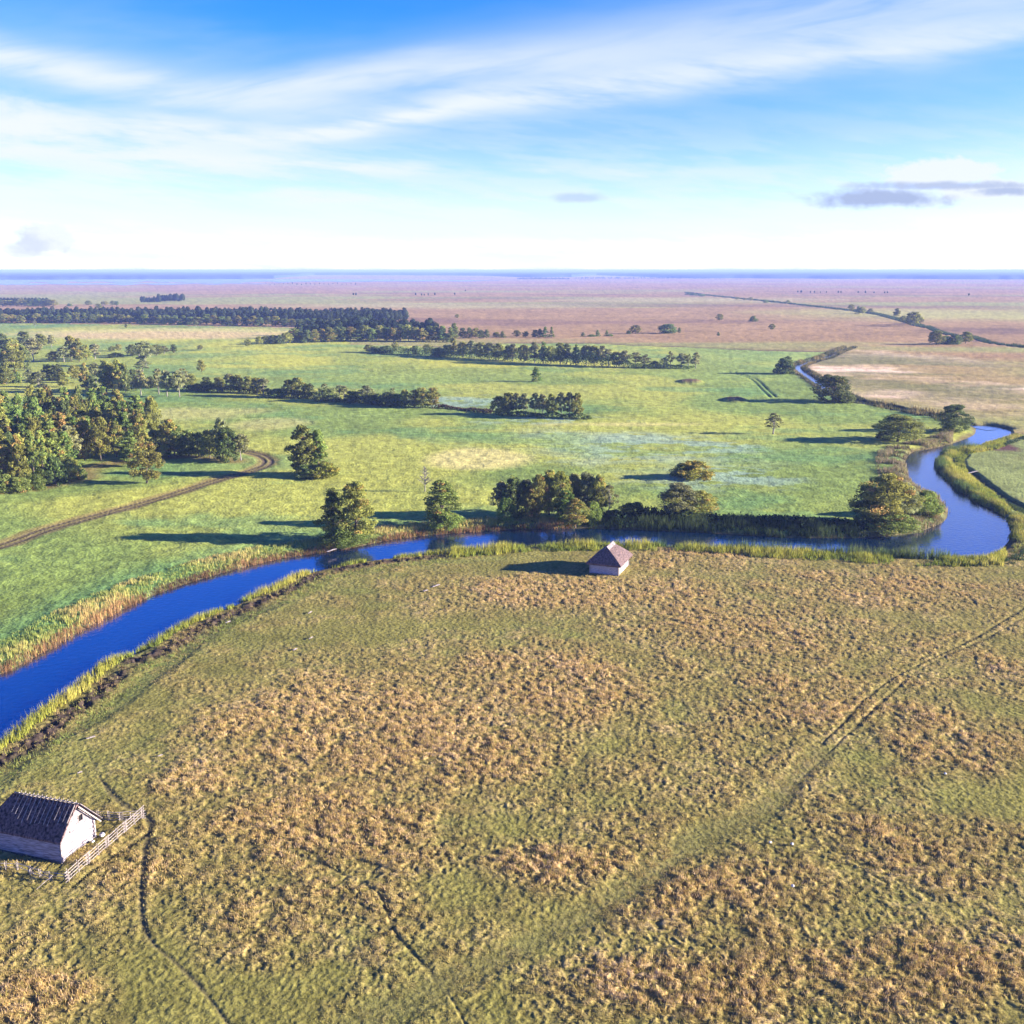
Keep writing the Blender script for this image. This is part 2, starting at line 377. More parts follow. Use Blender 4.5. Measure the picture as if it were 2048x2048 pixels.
    bs = np.clip(-.6+dStr*.6, -1.6, 0); ms = dStr < 1.2
    H = np.where(ms, np.minimum(H, bs), H); col = mixc(col, (1-ss(.8, 3.5, dStr)), (.05, .05, .03))
    return H, col, dict(tan=tan, tus=tus, past=past, mead=mead, rfield=rfield, dR=dR, dS=dS, dN=dN, river=river, n=n_sm, dF=dF)
WOODFRONT = GL([(-60, 990), (61, 978), (110, 969), (164, 957), (166, 938), (238, 925), (300, 916), (385, 914), (470, 924)])

# ------------------------------------------------------------------ ground: one sheet to the horizon, finer where it is nearer
th = np.concatenate([np.arange(radians(44), .0009, -.00084)])
rr = CH/np.tan(th)
rr = np.concatenate([[0.5, 12, 24, 34, 42, 48], rr[rr > 51.5], [72000]])
fine = np.arange(-.565, .5651, .00112)
out = np.concatenate([[.58, .6, .64, .7, .78, .9], np.linspace(1.05, pi, 26)])
az = np.concatenate([-out[::-1][:-1], fine, out]) if False else np.concatenate([-out[::-1], fine, out])
nr, na = len(rr), len(az)
Rg, Ag = np.meshgrid(rr, az, indexing='ij')
GX = (Rg*np.sin(Ag)).ravel(); GY = (Rg*np.cos(Ag)).ravel()
H, col, _f = fields(GX, GY)
idx = np.arange(nr*na).reshape(nr, na)
Fq = np.stack([idx[:-1, :-1].ravel(), idx[:-1, 1:].ravel(), idx[1:, 1:].ravel(), idx[1:, :-1].ravel()], 1)[:, ::-1]
mg, nt, b = newmat('ground')
a = N(nt, 'ShaderNodeAttribute', attribute_name='Col'); tc = N(nt, 'ShaderNodeTexCoord')
c1, n1 = noise_col(nt, a.outputs['Color'], 1.9, .28, 6, tc.outputs['Object'])
c2, n2 = noise_col(nt, c1, .35, .16, 3, tc.outputs['Object'])
nt.links.new(c2, b.inputs['Base Color']); b.inputs['Roughness'].default_value = 1; b.inputs['Specular IOR Level'].default_value = .05
bp = N(nt, 'ShaderNodeBump'); bp.inputs['Strength'].default_value = .55; bp.inputs['Distance'].default_value = .35
nt.links.new(n1.outputs[0], bp.inputs['Height']); nt.links.new(bp.outputs[0], b.inputs['Normal'])
ground = link('ground', arr_mesh('ground', np.stack([GX, GY, H], 1), Fq, col, (mg,), smooth=True)); setp(ground, kind='structure')

# ------------------------------------------------------------------ water
def water_mat(name, body, ior, rough=.05, bump=.05, scale=1.2):
    m, nt, b = newmat(name); b.inputs['Base Color'].default_value = (*body, 1)
    b.inputs['Roughness'].default_value = rough; b.inputs['IOR'].default_value = ior; b.inputs['Specular IOR Level'].default_value = .5
    tc = N(nt, 'ShaderNodeTexCoord'); n = N(nt, 'ShaderNodeTexNoise'); n.inputs['Scale'].default_value = scale; n.inputs['Detail'].default_value = 4
    nt.links.new(tc.outputs['Object'], n.inputs['Vector'])
    bp = N(nt, 'ShaderNodeBump'); bp.inputs['Strength'].default_value = bump; bp.inputs['Distance'].default_value = .2
    nt.links.new(n.outputs[0], bp.inputs['Height']); nt.links.new(bp.outputs[0], b.inputs['Normal'])
    return m
M_WATER = water_mat('river_water', (.001, .014, .045), 2.9, .08, .22)
M_LAKE = water_mat('lake_water', (.05, .08, .14), 2.0, .2, .02, .01)
def offset_poly(P, d):
    out = []; n = len(P)
    A = sum(P[i-1][0]*P[i][1]-P[i][0]*P[i-1][1] for i in range(n)); s = 1 if A > 0 else -1
    for i in range(n):
        x0, y0 = P[i-1]; x1, y1 = P[(i+1) % n]; ex, ey = x1-x0, y1-y0; L = sqrt(ex*ex+ey*ey)+1e-9
        out.append((P[i][0]+s*ey/L*d, P[i][1]-s*ex/L*d))
    return out
RP = offset_poly(RIV, .7)
tri = tessellate_polygon([[Vector((x, y, 0)) for x, y in RP]])
wm = bpy.data.meshes.new('river'); wm.from_pydata([(x, y, ZW) for x, y in RP], [], [tuple(t) for t in tri]); wm.materials.append(M_WATER); wm.update()
import bmesh
bm = bmesh.new(); bm.from_mesh(wm); bmesh.ops.recalc_face_normals(bm, faces=bm.faces)
if sum(f.normal.z for f in bm.faces) < 0: bmesh.ops.reverse_faces(bm, faces=bm.faces)
bm.to_mesh(wm); bm.free()
setp(link('river', wm), kind='structure')
vs = []; fs = []
for i, (x, y) in enumerate(STREAM):
    x0, y0 = STREAM[max(i-1, 0)]; x1, y1 = STREAM[min(i+1, len(STREAM)-1)]; ex, ey = x1-x0, y1-y0; L = sqrt(ex*ex+ey*ey)
    h = SW[i]+.6
    vs += [(x-ey/L*h, y+ex/L*h, -.62), (x+ey/L*h, y-ex/L*h, -.62)]
    if i: fs.append((2*i-2, 2*i-1, 2*i+1, 2*i))
sm = bpy.data.meshes.new('stream'); sm.from_pydata(vs, [], fs); sm.materials.append(M_WATER); sm.update()
setp(link('stream', sm), kind='structure')
# far lake on the left: water fingers among reed beds
nx = 260
def lake(name, x0, x1, top, bot, rag, z, seed):
    V = []; Fc = []
    xs = np.linspace(x0, x1, nx); e = np.clip(np.minimum(xs-x0, x1-xs)/((x1-x0)*.35), 0, 1)**.6
    nn = fbm(xs/40.0, xs*0+seed, 1, 4, seed); mid = (top+bot)/2
    for k in range(nx):
        t = mid+(top-mid)*e[k]; bt = mid+(bot-mid)*e[k]+rag*(nn[k]-.5)*e[k]*2
        V += [(*G(xs[k], t), z), (*G(xs[k], max(bt, t+.15)), z)]
        if k: Fc.append((2*k-2, 2*k-1, 2*k+1, 2*k))
    me = bpy.data.meshes.new(name); me.from_pydata(V, [], Fc); me.materials.append(M_LAKE); me.update()
    setp(link(name, me), kind='structure')
lake('lake', -1500, 1000, 556.8, 566, 5.0, .6, 5)
lake('lake_inlet', -300, 560, 566.6, 569, 3.0, .55, 9)

# ------------------------------------------------------------------ distant woods on the horizon (uncountable)
def far_forest():
    rows = CH/np.tan(np.concatenate([np.linspace(.0088, .0016, 60)])); A = np.arange(-.75, .75, .0012)
    Rf, Af = np.meshgrid(rows, A, indexing='ij')
    edge = np.interp(np.tan(A)*F+1024, [-1000, 0, 560, 640, 980, 1060, 1140, 1190, 1350, 2048, 3200], [6100, 6100, 6300, 11000, 9500, 7400, 7600, 10500, 6600, 6500, 6400])
    edge = edge*(1+.10*(fbm(A*30, A*0, 1, 3, 5)-.5))
    Rr = edge[None, :]+(Rf-rows[0])*1.0
    X = Rr*np.sin(Af); Y = Rr*np.cos(Af)
    z = 11+9*fbm(X, Y, 260, 3, 9)+4*vn(X/60, Y/60, 3); z[0] = -1; 
    V = np.stack([X.ravel(), Y.ravel(), z.ravel()], 1)
    i = np.arange(V.shape[0]).reshape(z.shape)
    Fc = np.stack([i[:-1, :-1].ravel(), i[:-1, 1:].ravel(), i[1:, 1:].ravel(), i[1:, :-1].ravel()], 1)[:, ::-1]
    cl = np.array([.035, .055, .03])*(.7+.6*fbm(X.ravel(), Y.ravel(), 300, 3, 15)[:, None])
    o = link('distant_forest', arr_mesh('distant_forest', V, Fc, cl, (attr_mat('distant_foliage'),)))
    setp(o, 'long dark blue forest belt along the whole horizon', 'forest', kind='stuff')
far_forest()

# ------------------------------------------------------------------ blades: grass tussocks and reeds
def blades(name, X, Y, Z, hgt, wid, lean, colr, nb, label, cat, spread=.12, jit=.25):
    n = len(X); m = n*nb
    bx = np.repeat(X, nb)+rng.normal(0, 1, m)*np.repeat(np.broadcast_to(spread, n), nb)
    by = np.repeat(Y, nb)+rng.normal(0, 1, m)*np.repeat(np.broadcast_to(spread, n), nb)
    bz = np.repeat(Z, nb)-.05
    h = np.repeat(hgt, nb)*rng.uniform(.6, 1.15, m); a = rng.uniform(0, 2*pi, m)
    l = np.abs(rng.normal(0, 1, m))*np.repeat(np.broadcast_to(lean, n), nb)*h
    w = np.repeat(np.broadcast_to(wid, n), nb)*rng.uniform(.7, 1.3, m)/2
    a2 = rng.uniform(0, 2*pi, m)
    V = np.empty((m, 3, 3), np.float32)
    V[:, 0] = np.stack([bx-np.cos(a2)*w, by-np.sin(a2)*w, bz], 1); V[:, 1] = np.stack([bx+np.cos(a2)*w, by+np.sin(a2)*w, bz], 1)
    V[:, 2] = np.stack([bx+np.cos(a)*l, by+np.sin(a)*l, bz+h], 1)
    c = np.repeat(colr, nb, axis=0)*rng.uniform(1-jit, 1+jit, (m, 1))
    cc = np.repeat(c, 3, axis=0)
    o = link(name, arr_mesh(name, V.reshape(-1, 3), np.arange(m*3).reshape(m, 3), cc, (M_GRASS,)))
    return setp(o, label, cat, kind='stuff')
# tussocks of the near pasture
n0 = 310000
yy = rng.uniform(52, 185, n0)**1.0; xx = rng.uniform(-1, 1, n0)*(yy*.56+4)
keep = rng.uniform(0, 1, n0) < (yy/185)*.0+1
Hh, cc, f = fields(xx, yy)
pr = f['past'] & (f['dR'] > 2.0) & (rng.uniform(0, 1, n0) < (.12+.88*f['tus'])*(.3+.7*f['tan'])) & (f['dF'] > .3)
for pl in (PATH1, PATH2, RUTA, RUTB): pr &= dpoly(xx, yy, pl, lim=3) > .26
x, y, z, tn, cg, nn = xx[pr], yy[pr], Hh[pr], f['tan'][pr], cc[pr], f['n'][pr]
mixr = rng.uniform(0, 1, len(x))
straw = np.where(mixr[:, None] < .55, np.array([.54, .37, .13]), np.where(mixr[:, None] < .8, np.array([.66, .46, .24]), np.array([.36, .30, .08])))
gc = np.where(mixr[:, None] < .5, np.array([.20, .20, .05]), np.array([.32, .27, .09]))
cb = gc+(straw-gc)*np.clip(tn*1.25-.1, 0, 1)[:, None]
blades('grass_tussocks', x, y, z, .13+.22*tn, .05, .6, cb, 7, 'tan and olive grass tussocks all over the near pasture', 'grass', .13)
print('tussocks', len(x))

def along(pts, d0, d1, dens, side):
    """random points beside a polyline, side +1 = left of travel"""
    P = np.array(pts); E = P[1:]-P[:-1]; L = np.hypot(E[:, 0], E[:, 1]); n = int(L.sum()*abs(d1-d0)*dens)
    k = rng.choice(len(L), n, p=L/L.sum()); t = rng.uniform(0, 1, n); d = rng.uniform(d0, d1, n)*side
    nx_ = -E[k, 1]/L[k]; ny_ = E[k, 0]/L[k]
    return P[k, 0]+E[k, 0]*t+nx_*d, P[k, 1]+E[k, 1]*t+ny_*d, np.abs(d)
def reed(name, pts, d0, d1, dens, side, h, pal, label, w=.07, nb=6, lean=.22, pxr=None, thr=0.0, cat='reeds', patch=7, spread=.18):
    x, y, d = along(pts, d0, d1, dens, side)
    Hh, cc, f = fields(x, y)
    ns = fbm(x, y, patch, 3, 201); k = (ns > thr) & (~f['river'] | (f['dR'] > -.9)) & (y > 52)
    if pxr is not None:
        u = 1024+F*x/(y*CP-(-CH)*SP*-1*-1+0) if False else 1024+F*x/(y*CP+CH*SP)
        k &= (u > pxr[0]) & (u < pxr[1])
    x, y, z, d, ns = x[k], y[k], Hh[k], d[k], ns[k]
    edge = 1-.35*np.abs((d-d0)/(d1-d0)-.4)*2
    hv = h*(.25+1.5*ns)*edge
    pal = np.array(pal); q = np.clip(((ns-.3)*2.2+rng.normal(0, .16, len(x))), 0, .999)*(len(pal)-1)
    i0 = q.astype(int); c = pal[i0]+(pal[np.minimum(i0+1, len(pal)-1)]-pal[i0])*(q-i0)[:, None]
    print(name, len(x)*nb)
    return blades(name, x, y, z, hv, w, lean, c, nb, label, cat, spread)
YG = [(.20, .25, .04), (.34, .34, .05), (.50, .44, .09)]
GOLD = [(.24, .30, .07), (.36, .37, .09), (.48, .42, .13), (.52, .38, .14)]
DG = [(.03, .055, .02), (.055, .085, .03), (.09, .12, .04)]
BG = [(.05, .09, .035), (.10, .16, .05), (.16, .2, .05)]
reed('reed_bed', NB, .2, 7.2, 4.2, 1, .85, GOLD, 'wide band of golden green reeds on the far bank of the blue left reach', pxr=(-200, 1150), w=.10)
reed('reed_bed', NB, -.4, 1.2, 5, 1, 1.15, [(.10, .06, .03), (.24, .13, .06), (.40, .23, .10)], 'thin fringe of brown dry reeds at the waterline under the far left bank', pxr=(-200, 1150), w=.08)
reed('reed_bed', NB, -.2, 8.5, 3.6, 1, 2.1, DG, 'dark green shaded reeds on the far bank between the tree clump and the river bend', pxr=(1150, 1735), w=.12, thr=.3, patch=4)  # tree shade on this bank is put into the dark reed colours
reed('reed_bed', NB, 0, 7.5, 3.0, 1, 1.3, [(.05, .07, .03), (.10, .10, .04), (.26, .19, .10), (.36, .29, .16), (.2, .2, .06)], 'olive and buff reeds on the inner bank of the right river bend', pxr=(1740, 1905), w=.12, thr=.40, patch=5)
reed('reed_bed', SB, -.9, 1.9, 6, -1, 1.35, YG, 'bright yellow green reed strip along the near bank of the blue left reach', pxr=(-200, 960), w=.08, thr=.34)
reed('waterside_grass', SB, 1.6, 6.0, .9, -1, .45, [(.14, .09, .04), (.3, .2, .09), (.34, .34, .08)], 'brown trampled grass clods on the dark muddy strip by the near bank', pxr=(-200, 900), w=.08, thr=.42, cat='grass', lean=.6)
reed('waterside_grass', SB, 5.2, 8.0, 2.2, -1, .4, [(.14, .2, .05), (.26, .3, .07)]+[(.22, .24, .06)], 'light green grass strip between the dark mud and the near pasture', pxr=(-200, 900), w=.08, thr=.36, cat='grass', lean=.5)
reed('reed_bed', SB, -.6, 5.2, 4.5, -1, 1.5, YG, 'yellow green reeds along the near bank beside the small hut', pxr=(900, 1520), w=.1, thr=.3)
reed('reed_bed', SB, -.8, 1.6, 5, -1, 2.1, BG, 'tall blue green reed clumps at the water edge right of the small hut', pxr=(1255, 1960), w=.1, thr=.44, patch=10)
reed('reed_bed', SB, .6, 6.5, 4.5, -1, 1.3, YG, 'low yellow green reeds below the wide water of the river bend', pxr=(1500, 2010), w=.1, thr=.3)
reed('reed_bed', SB[115:], -.2, 3.3, 4.5, -1, 1.1, [(.13, .16, .04), (.26, .27, .05), (.42, .36, .09)], 'yellow reeds curving along the outer bank of the right river bend', pxr=(1780, 2100), w=.12, thr=.40, patch=4)
reed('sedge_strip', SB[115:], 3.6, 6.2, 4, -1, .8, DG, 'dark green sedge strip between yellow reeds and the small right hand field', pxr=(1880, 2100), w=.12)
for sd, lb in ((1, 'dark sedge on the field side of the narrow upstream channel'), (-1, 'dark sedge on the moor side of the narrow upstream channel')):
    reed('sedge_strip', STREAM, 2.0, 5.0, 1.5, sd, 1.7, [(.04, .06, .025), (.10, .10, .04), (.26, .2, .07)], lb, pxr=(1400, 1915), w=.25, nb=5, spread=.4, thr=.38)
reed('sedge_strip', BACKDITCH, -3, 3, 1.0, 1, 2.6, DG, 'dark green sedge line filling the ditch at the right edge of the moor', w=.45, nb=5, spread=.5)
reed('scrub_line', MOORDITCH, -4, 4, .35, 1, 2.6, DG, 'thin dark scrub line running diagonally across the far moor', w=.8, nb=5, spread=1.2, cat='scrub')

# ------------------------------------------------------------------ trees
def crown_arrays(seed, prof, cb, nblob, nleaf, lsize, brad, base, gold=(0, 0, 0), goldamt=0.0):
    r = np.random.default_rng(seed)
    t = r.uniform(0, 1, nblob)**.9; zc = cb+(1-cb-brad*.6)*t
    R = np.interp(t, np.linspace(0, 1, len(prof)), prof)
    ang = r.uniform(0, 2*pi, nblob); rad = R*np.sqrt(r.uniform(.02, 1, nblob))*.85
    bc = np.stack([rad*np.cos(ang), rad*np.sin(ang), zc], 1)
    bs = brad*r.uniform(.6, 1.25, nblob)*(0.55+.45*np.clip(R/max(prof), .3, 1))
    k = r.integers(0, nblob, nleaf)
    d = r.normal(0, 1, (nleaf, 3)); d /= np.linalg.norm(d, axis=1)[:, None]
    p = bc[k]+d*(bs[k]*r.uniform(.35, 1.0, nleaf)**.5)[:, None]*np.array([1, 1, .75])
    p[:, 2] = np.clip(p[:, 2], 0.003, 1.02)
    u = r.normal(0, 1, (nleaf, 3)); u /= np.linalg.norm(u, axis=1)[:, None]
    nrm = d*.9+r.normal(0, .5, (nleaf, 3)); nrm /= np.linalg.norm(nrm, axis=1)[:, None]
    u = np.cross(nrm, u); u /= np.linalg.norm(u, axis=1)[:, None]; w = np.cross(nrm, u)
    s = (lsize*r.uniform(.6, 1.4, nleaf))[:, None]
    V = np.stack([p-u*s, p-w*s*.6, p+u*s, p+w*s*.6], 1).reshape(-1, 3)
    cbl = r.uniform(.65, 1.4, nblob)[k]*r.uniform(.75, 1.25, nleaf)
    c = np.array(base)[None]*cbl[:, None]
    if goldamt:
        g = (r.uniform(0, 1, nblob) < goldamt)[k] & (r.uniform(0, 1, nleaf) < .75); c[g] = np.array(gold)*r.uniform(.7, 1.3, (g.sum(), 1))
    Fc = np.arange(nleaf*4).reshape(-1, 4)
    return V, Fc, np.repeat(c, 4, axis=0), bc, bs
def trunk_mesh(bc, cb, seed, rad=.018, mat=M_BARK, nl=9, top=.8):
    r = random.Random(seed); m = MB()
    ln = (r.uniform(-.03, .03), r.uniform(-.03, .03))
    m.tube([(0, 0, -.02), (ln[0]*.3, ln[1]*.3, cb*.6+.02), (ln[0], ln[1], .5), (ln[0]*.5, ln[1]*1.5, top)], [rad*1.35, rad, rad*.6, rad*.15], 7)
    idx = list(range(len(bc))); r.shuffle(idx)
    for i in idx[:nl]:
        b = bc[i]; z0 = max(cb*.5, b[2]*.62); tt = z0/.8
        a = (ln[0]*tt, ln[1]*tt, z0); mid = ((a[0]+b[0])*.5, (a[1]+b[1])*.5, a[2]*.4+b[2]*.6+.01)
        m.tube([a, mid, tuple(b)], [rad*.5, rad*.32, rad*.1], 4)
    return m.mesh('trunk', mat)
OLIVE = (.25, .25, .055); GREEN = (.17, .225, .05); DARK = (.13, .165, .05); GREY = (.23, .235, .10); GOLDL = (.40, .27, .08)
# name: profile, crown base, blobs, leaves, leaf size, blob radius, colour, gold, adjective, bark, width of the unit crown
SPEC = {
 'round':  ([.26, .40, .42, .33, .14],   .16, 46, 5200, .021, .125, OLIVE, GOLDL, .04, 'rounded olive', M_BARK),
 'tall':   ([.20, .27, .25, .19, .07], .12, 48, 5200, .019, .095, OLIVE, GOLDL, .26, 'tall golden tinged', M_BARK),
 'slim':   ([.13, .18, .17, .13, .05], .14, 44, 4200, .018, .075, GREEN, GOLDL, .08, 'slender green', M_BARK),
 'alder':  ([.24, .34, .34, .25, .10], .30, 40, 4600, .020, .105, GREY, OLIVE, .2, 'grey round-topped', M_PALEBARK),
 'dark':   ([.30, .40, .38, .30, .12], .06, 50, 5400, .020, .12, DARK, OLIVE, .15, 'dark full-crowned', M_BARK),
 'airy':   ([.18, .27, .26, .20, .08], .34, 26, 1700, .018, .085, GREY, OLIVE, .3, 'thin airy grey', M_PALEBARK),
 'cone':   ([.30, .30, .22, .14, .05], .08, 50, 4800, .019, .10, GREEN, OLIVE, .2, 'pointed green', M_BARK),
 'bush':   ([.50, .62, .58, .42, .2], .03, 46, 4200, .034, .22, GREEN, GOLDL, .1, 'low green', M_BARK),
 'gbush':  ([.55, .66, .60, .45, .2], .03, 46, 4600, .034, .22, (.22, .22, .04), (.34, .26, .05), .4, 'yellow green', M_BARK),
 'dbush':  ([.50, .60, .56, .42, .2], .03, 44, 4200, .034, .22, DARK, GREEN, .2, 'low dark green', M_BARK),
}
VAR = {}
def variants(kind, n=3, hi=1.0, key=None):
    prof, cb, nb, nl, ls, br, base, gold, ga, adj, bark = SPEC[kind]; out = []
    for i in range(n):
        sd = (abs(hash(kind)) % 1 + sum(map(ord, kind))*13+i*101+int(hi*10))
        V, Fc, c, bc, bs = crown_arrays(sd, [p*(1+.12*sin(i*2+j)) for j, p in enumerate(prof)], cb, int(nb*1.7*(1+.25*(hi-1))), int(nl*hi), ls/sqrt(hi)*1.1, br*.8, base, gold, ga)
        wdt = np.percentile(np.abs(V[:, 0]), 97)*2
        cm_ = arr_mesh('crown', V, Fc, c, (M_LEAF,)); tm = trunk_mesh(bc, cb, sd, .018 if 'bush' not in kind else .03, bark)
        # one-mesh version for trees too small in the picture to show their parts
        tv = np.empty(len(tm.vertices)*3); tm.vertices.foreach_get('co', tv); tv = tv.reshape(-1, 3)
        quads = [tuple(p.vertices) for p in tm.polygons if len(p.vertices) == 4]
        V2 = np.concatenate([V, tv]); F2 = np.concatenate([Fc, np.array(quads)+len(V)]); c2 = np.concatenate([c, np.full((len(tv), 3), .1)])
        mi = np.concatenate([np.zeros(len(Fc)), np.ones(len(quads))])
        one = arr_mesh('tree', V2, F2, c2, (M_LEAF, bark), mi)
        out.append((cm_, tm, one, wdt))
    VAR[key or kind] = out
for k in SPEC: variants(k)
for k in ('tall', 'slim', 'round', 'cone', 'dark', 'alder', 'bush', 'airy'): variants(k, 2, 2.4, k+'+')
NTREE = 0
MASTER = {}
def tree(kind, x, y, h, w, label, cat='tree', group=None, whole=True, name=None):
    """whole=True: Empty with trunk and crown children; else one mesh (tiny in the picture)"""
    global NTREE; NTREE += 1
    i = random.randrange(len(VAR[kind])); cm_, tm, one, wd = VAR[kind][i]
    rz = random.uniform(0, 2*pi); s = (w/wd*1.03, w/wd*1.03, h*1.08)
    nm = name or ('bush' if 'bush' in kind else 'tree')
    if whole:
        key = (kind, i)
        if key not in MASTER:
            e = bpy.data.objects.new(nm, None); C.objects.link(e); e.empty_display_size = .3
            link('crown', cm_, e); link('trunk', tm, e); MASTER[key] = e
        else:
            src = MASTER[key]; e = src.copy(); C.objects.link(e)
            for k_ in ('group',):
                if k_ in e: del e[k_]
            for ch in src.children:
                c_ = ch.copy(); C.objects.link(c_); c_.parent = e
        e.name = nm
    else:
        e = link(nm, one)
    e.location = (x, y, -.02); e.rotation_euler = (0, 0, rz); e.scale = s
    setp(e, label, cat, group)
    return e
ORD = 'first second third fourth fifth sixth seventh eighth ninth tenth eleventh twelfth thirteenth fourteenth fifteenth sixteenth seventeenth eighteenth nineteenth'.split()
TENS = {2: 'twent', 3: 'thirt', 4: 'fort', 5: 'fift', 6: 'sixt', 7: 'sevent'}
def ordw(n):
    if n < 20: return ORD[n-1]
    t, u = divmod(n, 10); return TENS[t]+('ieth' if u == 0 else 'y-'+ORD[u-1])
def adj(kind): return SPEC[kind.rstrip('+')][9]
def stand(items, where, group, whole=True):
    """items: (px, base, top, width px, kind); labelled by their order from the left"""
    items = sorted(items, key=lambda q: q[0]); vis = 0
    for px, base, top, w, kind in items:
        if px > -8: vis += 1
        x, y = G(px, base); h = tall(px, base, top)
        nmn = 'bush' if 'bush' in kind else 'tree'
        lab = f'{adj(kind)} {nmn}, {ordw(vis)} from left in {where}' if px > -8 else f'{adj(kind)} {nmn} beyond the left edge in {where}'
        tree(kind, x, y, h, wide(px, base, w), lab, nmn, group, whole)
def Z1(l): return [(a*.265, 520+b*.265, 520+c*.265, w*.265, k) for a, b, c, w, k in l]
def Z2(l): return [(512+a*.265, 520+b*.265, 520+c*.265, w*.265, k) for a, b, c, w, k in l]
def Z3(l): return [(1024+a*.265, 520+b*.265, 520+c*.265, w*.265, k) for a, b, c, w, k in l]
def Z4(l): return [(1536+a*.265, 520+b*.265, 520+c*.265, w*.265, k) for a, b, c, w, k in l]

# --- single trees near the river (each with its own look)
def one(kind, px, base, top, w, label, cat='tree', name=None, group=None):
    x, y = G(px, base); return tree(kind, x, y, tall(px, base, top), wide(px, base, w), label, cat, group, True, name)
one('tall+', 712, 1086, 968, 62, 'taller right hand tree of the leafy pair at the far bank, beside blue water')
one('cone+', 668, 1078, 982, 60, 'lower left hand tree of the leafy pair standing at the far river bank')
one('bush+', 690, 1090, 1052, 76, 'low green bush filling the foot of the leafy tree pair on the bank', 'bush', 'bush')
one('slim+', 884, 1053, 966, 56, 'single narrow tree on the far bank between the leafy pair and the large clump')
one('bush+', 892, 1056, 1024, 60, 'pale green bush at the foot of the narrow single tree', 'bush', 'bush')
clump = [(1003, 1036, 972, 46, 'alder+'), (1028, 1040, 962, 50, 'dark+'), (1052, 1034, 968, 44, 'alder+'), (1076, 1040, 958, 46, 'round+'), (1098, 1032, 948, 46, 'tall+'), (1122, 1038, 952, 52, 'round+'), (1148, 1030, 956, 50, 'alder+'), (1172, 1034, 954, 50, 'alder+'), (1196, 1036, 958, 46, 'round+'), (1216, 1040, 978, 38, 'airy+'), (1064, 1044, 986, 40, 'tall+'), (1132, 1046, 990, 44, 'slim+'), (1012, 1044, 1000, 40, 'bush+'), (1184, 1044, 1008, 40, 'bush+')]
stand([(a_, b_, c_-5, w_*.82, k_) for a_, b_, c_, w_, k_ in clump], 'the large riverbank clump', 'trees of the large clump on the far bank')
one('tall+', 1150, 1054, 1000, 44, 'golden green tree leaning over the water in front of the large clump')
one('dbush', 1266, 1033, 1006, 50, 'small very dark bush on the far bank right of the large clump', 'bush')
one('dbush', 1225, 1040, 1020, 40, 'low dark bush under the right end of the large clump', 'bush')
one('alder+', 1356, 1038, 970, 66, 'grey leaved left tree of the two on the bank above the dark reeds')
one('round+', 1402, 1034, 984, 52, 'grey green right tree of the two on the bank above the dark reeds')
one('bush', 1375, 1040, 1016, 70, 'low bush between the two grey trees on the bank', 'bush')
one('round+', 1766, 1052, 953, 100, 'largest spreading tree inside the right river bend')
one('dark+', 1734, 1046, 974, 58, 'left flank tree of the dark group inside the right river bend')
one('alder+', 1802, 1048, 970, 62, 'right flank tree of the dark group inside the right river bend')
one('bush+', 1846, 1032, 982, 56, 'dark bush on the point of the inner bank beside the wide water', 'bush', 'bush')
one('bush+', 1780, 1058, 1026, 90, 'low pale green bush in front of the largest dark tree at the bend', 'bush', 'bush')
one('round+', 1795, 884, 832, 74, 'broad olive tree standing on the inner bank north of the river bend')
one('airy+', 1828, 878, 840, 40, 'small thin tree just right of the broad olive tree at the bend')
one('bush', 1768, 880, 864, 30, 'small bush left of the broad olive tree at the bend', 'bush')
one('dark+', 1906, 864, 811, 58, 'round dark tree where the channel meets the wide river at right')
one('airy+', 1546, 869, 828, 28, 'lone slender airy tree with bare stem in the right green meadow')
one('gbush', 1386, 957, 924, 66, 'yellow green bush with long shadow in the middle of the sedge meadow', 'bush')
one('dbush', 1366, 955, 928, 46, 'dark left half of the yellow green bush group in the sedge meadow', 'bush')
one('dbush', 1570, 748, 714, 36, 'dark bush at the left tip of the upstream stream loop', 'bush')
one('dark', 1664, 804, 751, 62, 'dark round tree on the stream bank below the straw field')
one('dbush', 1690, 806, 786, 36, 'low dark bush right beside the dark round tree on the stream bank', 'bush')
one('round', 294, 968, 888, 56, 'lone round tree standing forward on the grass before the left wood')
one('slim', 260, 934, 878, 38, 'small upright tree behind the lone round tree before the left wood')
one('tall', 608, 952, 855, 52, 'tall golden tree of the group in the mid left meadow')
one('cone', 638, 950, 864, 34, 'pointed tree right of the tall golden tree in the mid left meadow')
one('gbush', 650, 956, 926, 50, 'rusty green bush at the right foot of the mid left meadow group', 'bush')
one('dbush', 612, 956, 930, 44, 'dark bush at the left foot of the mid left meadow group', 'bush')
one('cone', 1072, 764, 736, 18, 'lone small pointed tree in the long yellow green field')
one('round', 403, 745, 720, 16, 'lone small tree in the field right of the scattered left groves')
one('round', 402, 700, 690, 9, 'tiny lone tree in the upper field right of the scattered left groves')
one('bush', 1176, 839, 831, 16, 'small pale dry bush at the right end of the short tree row', 'bush')
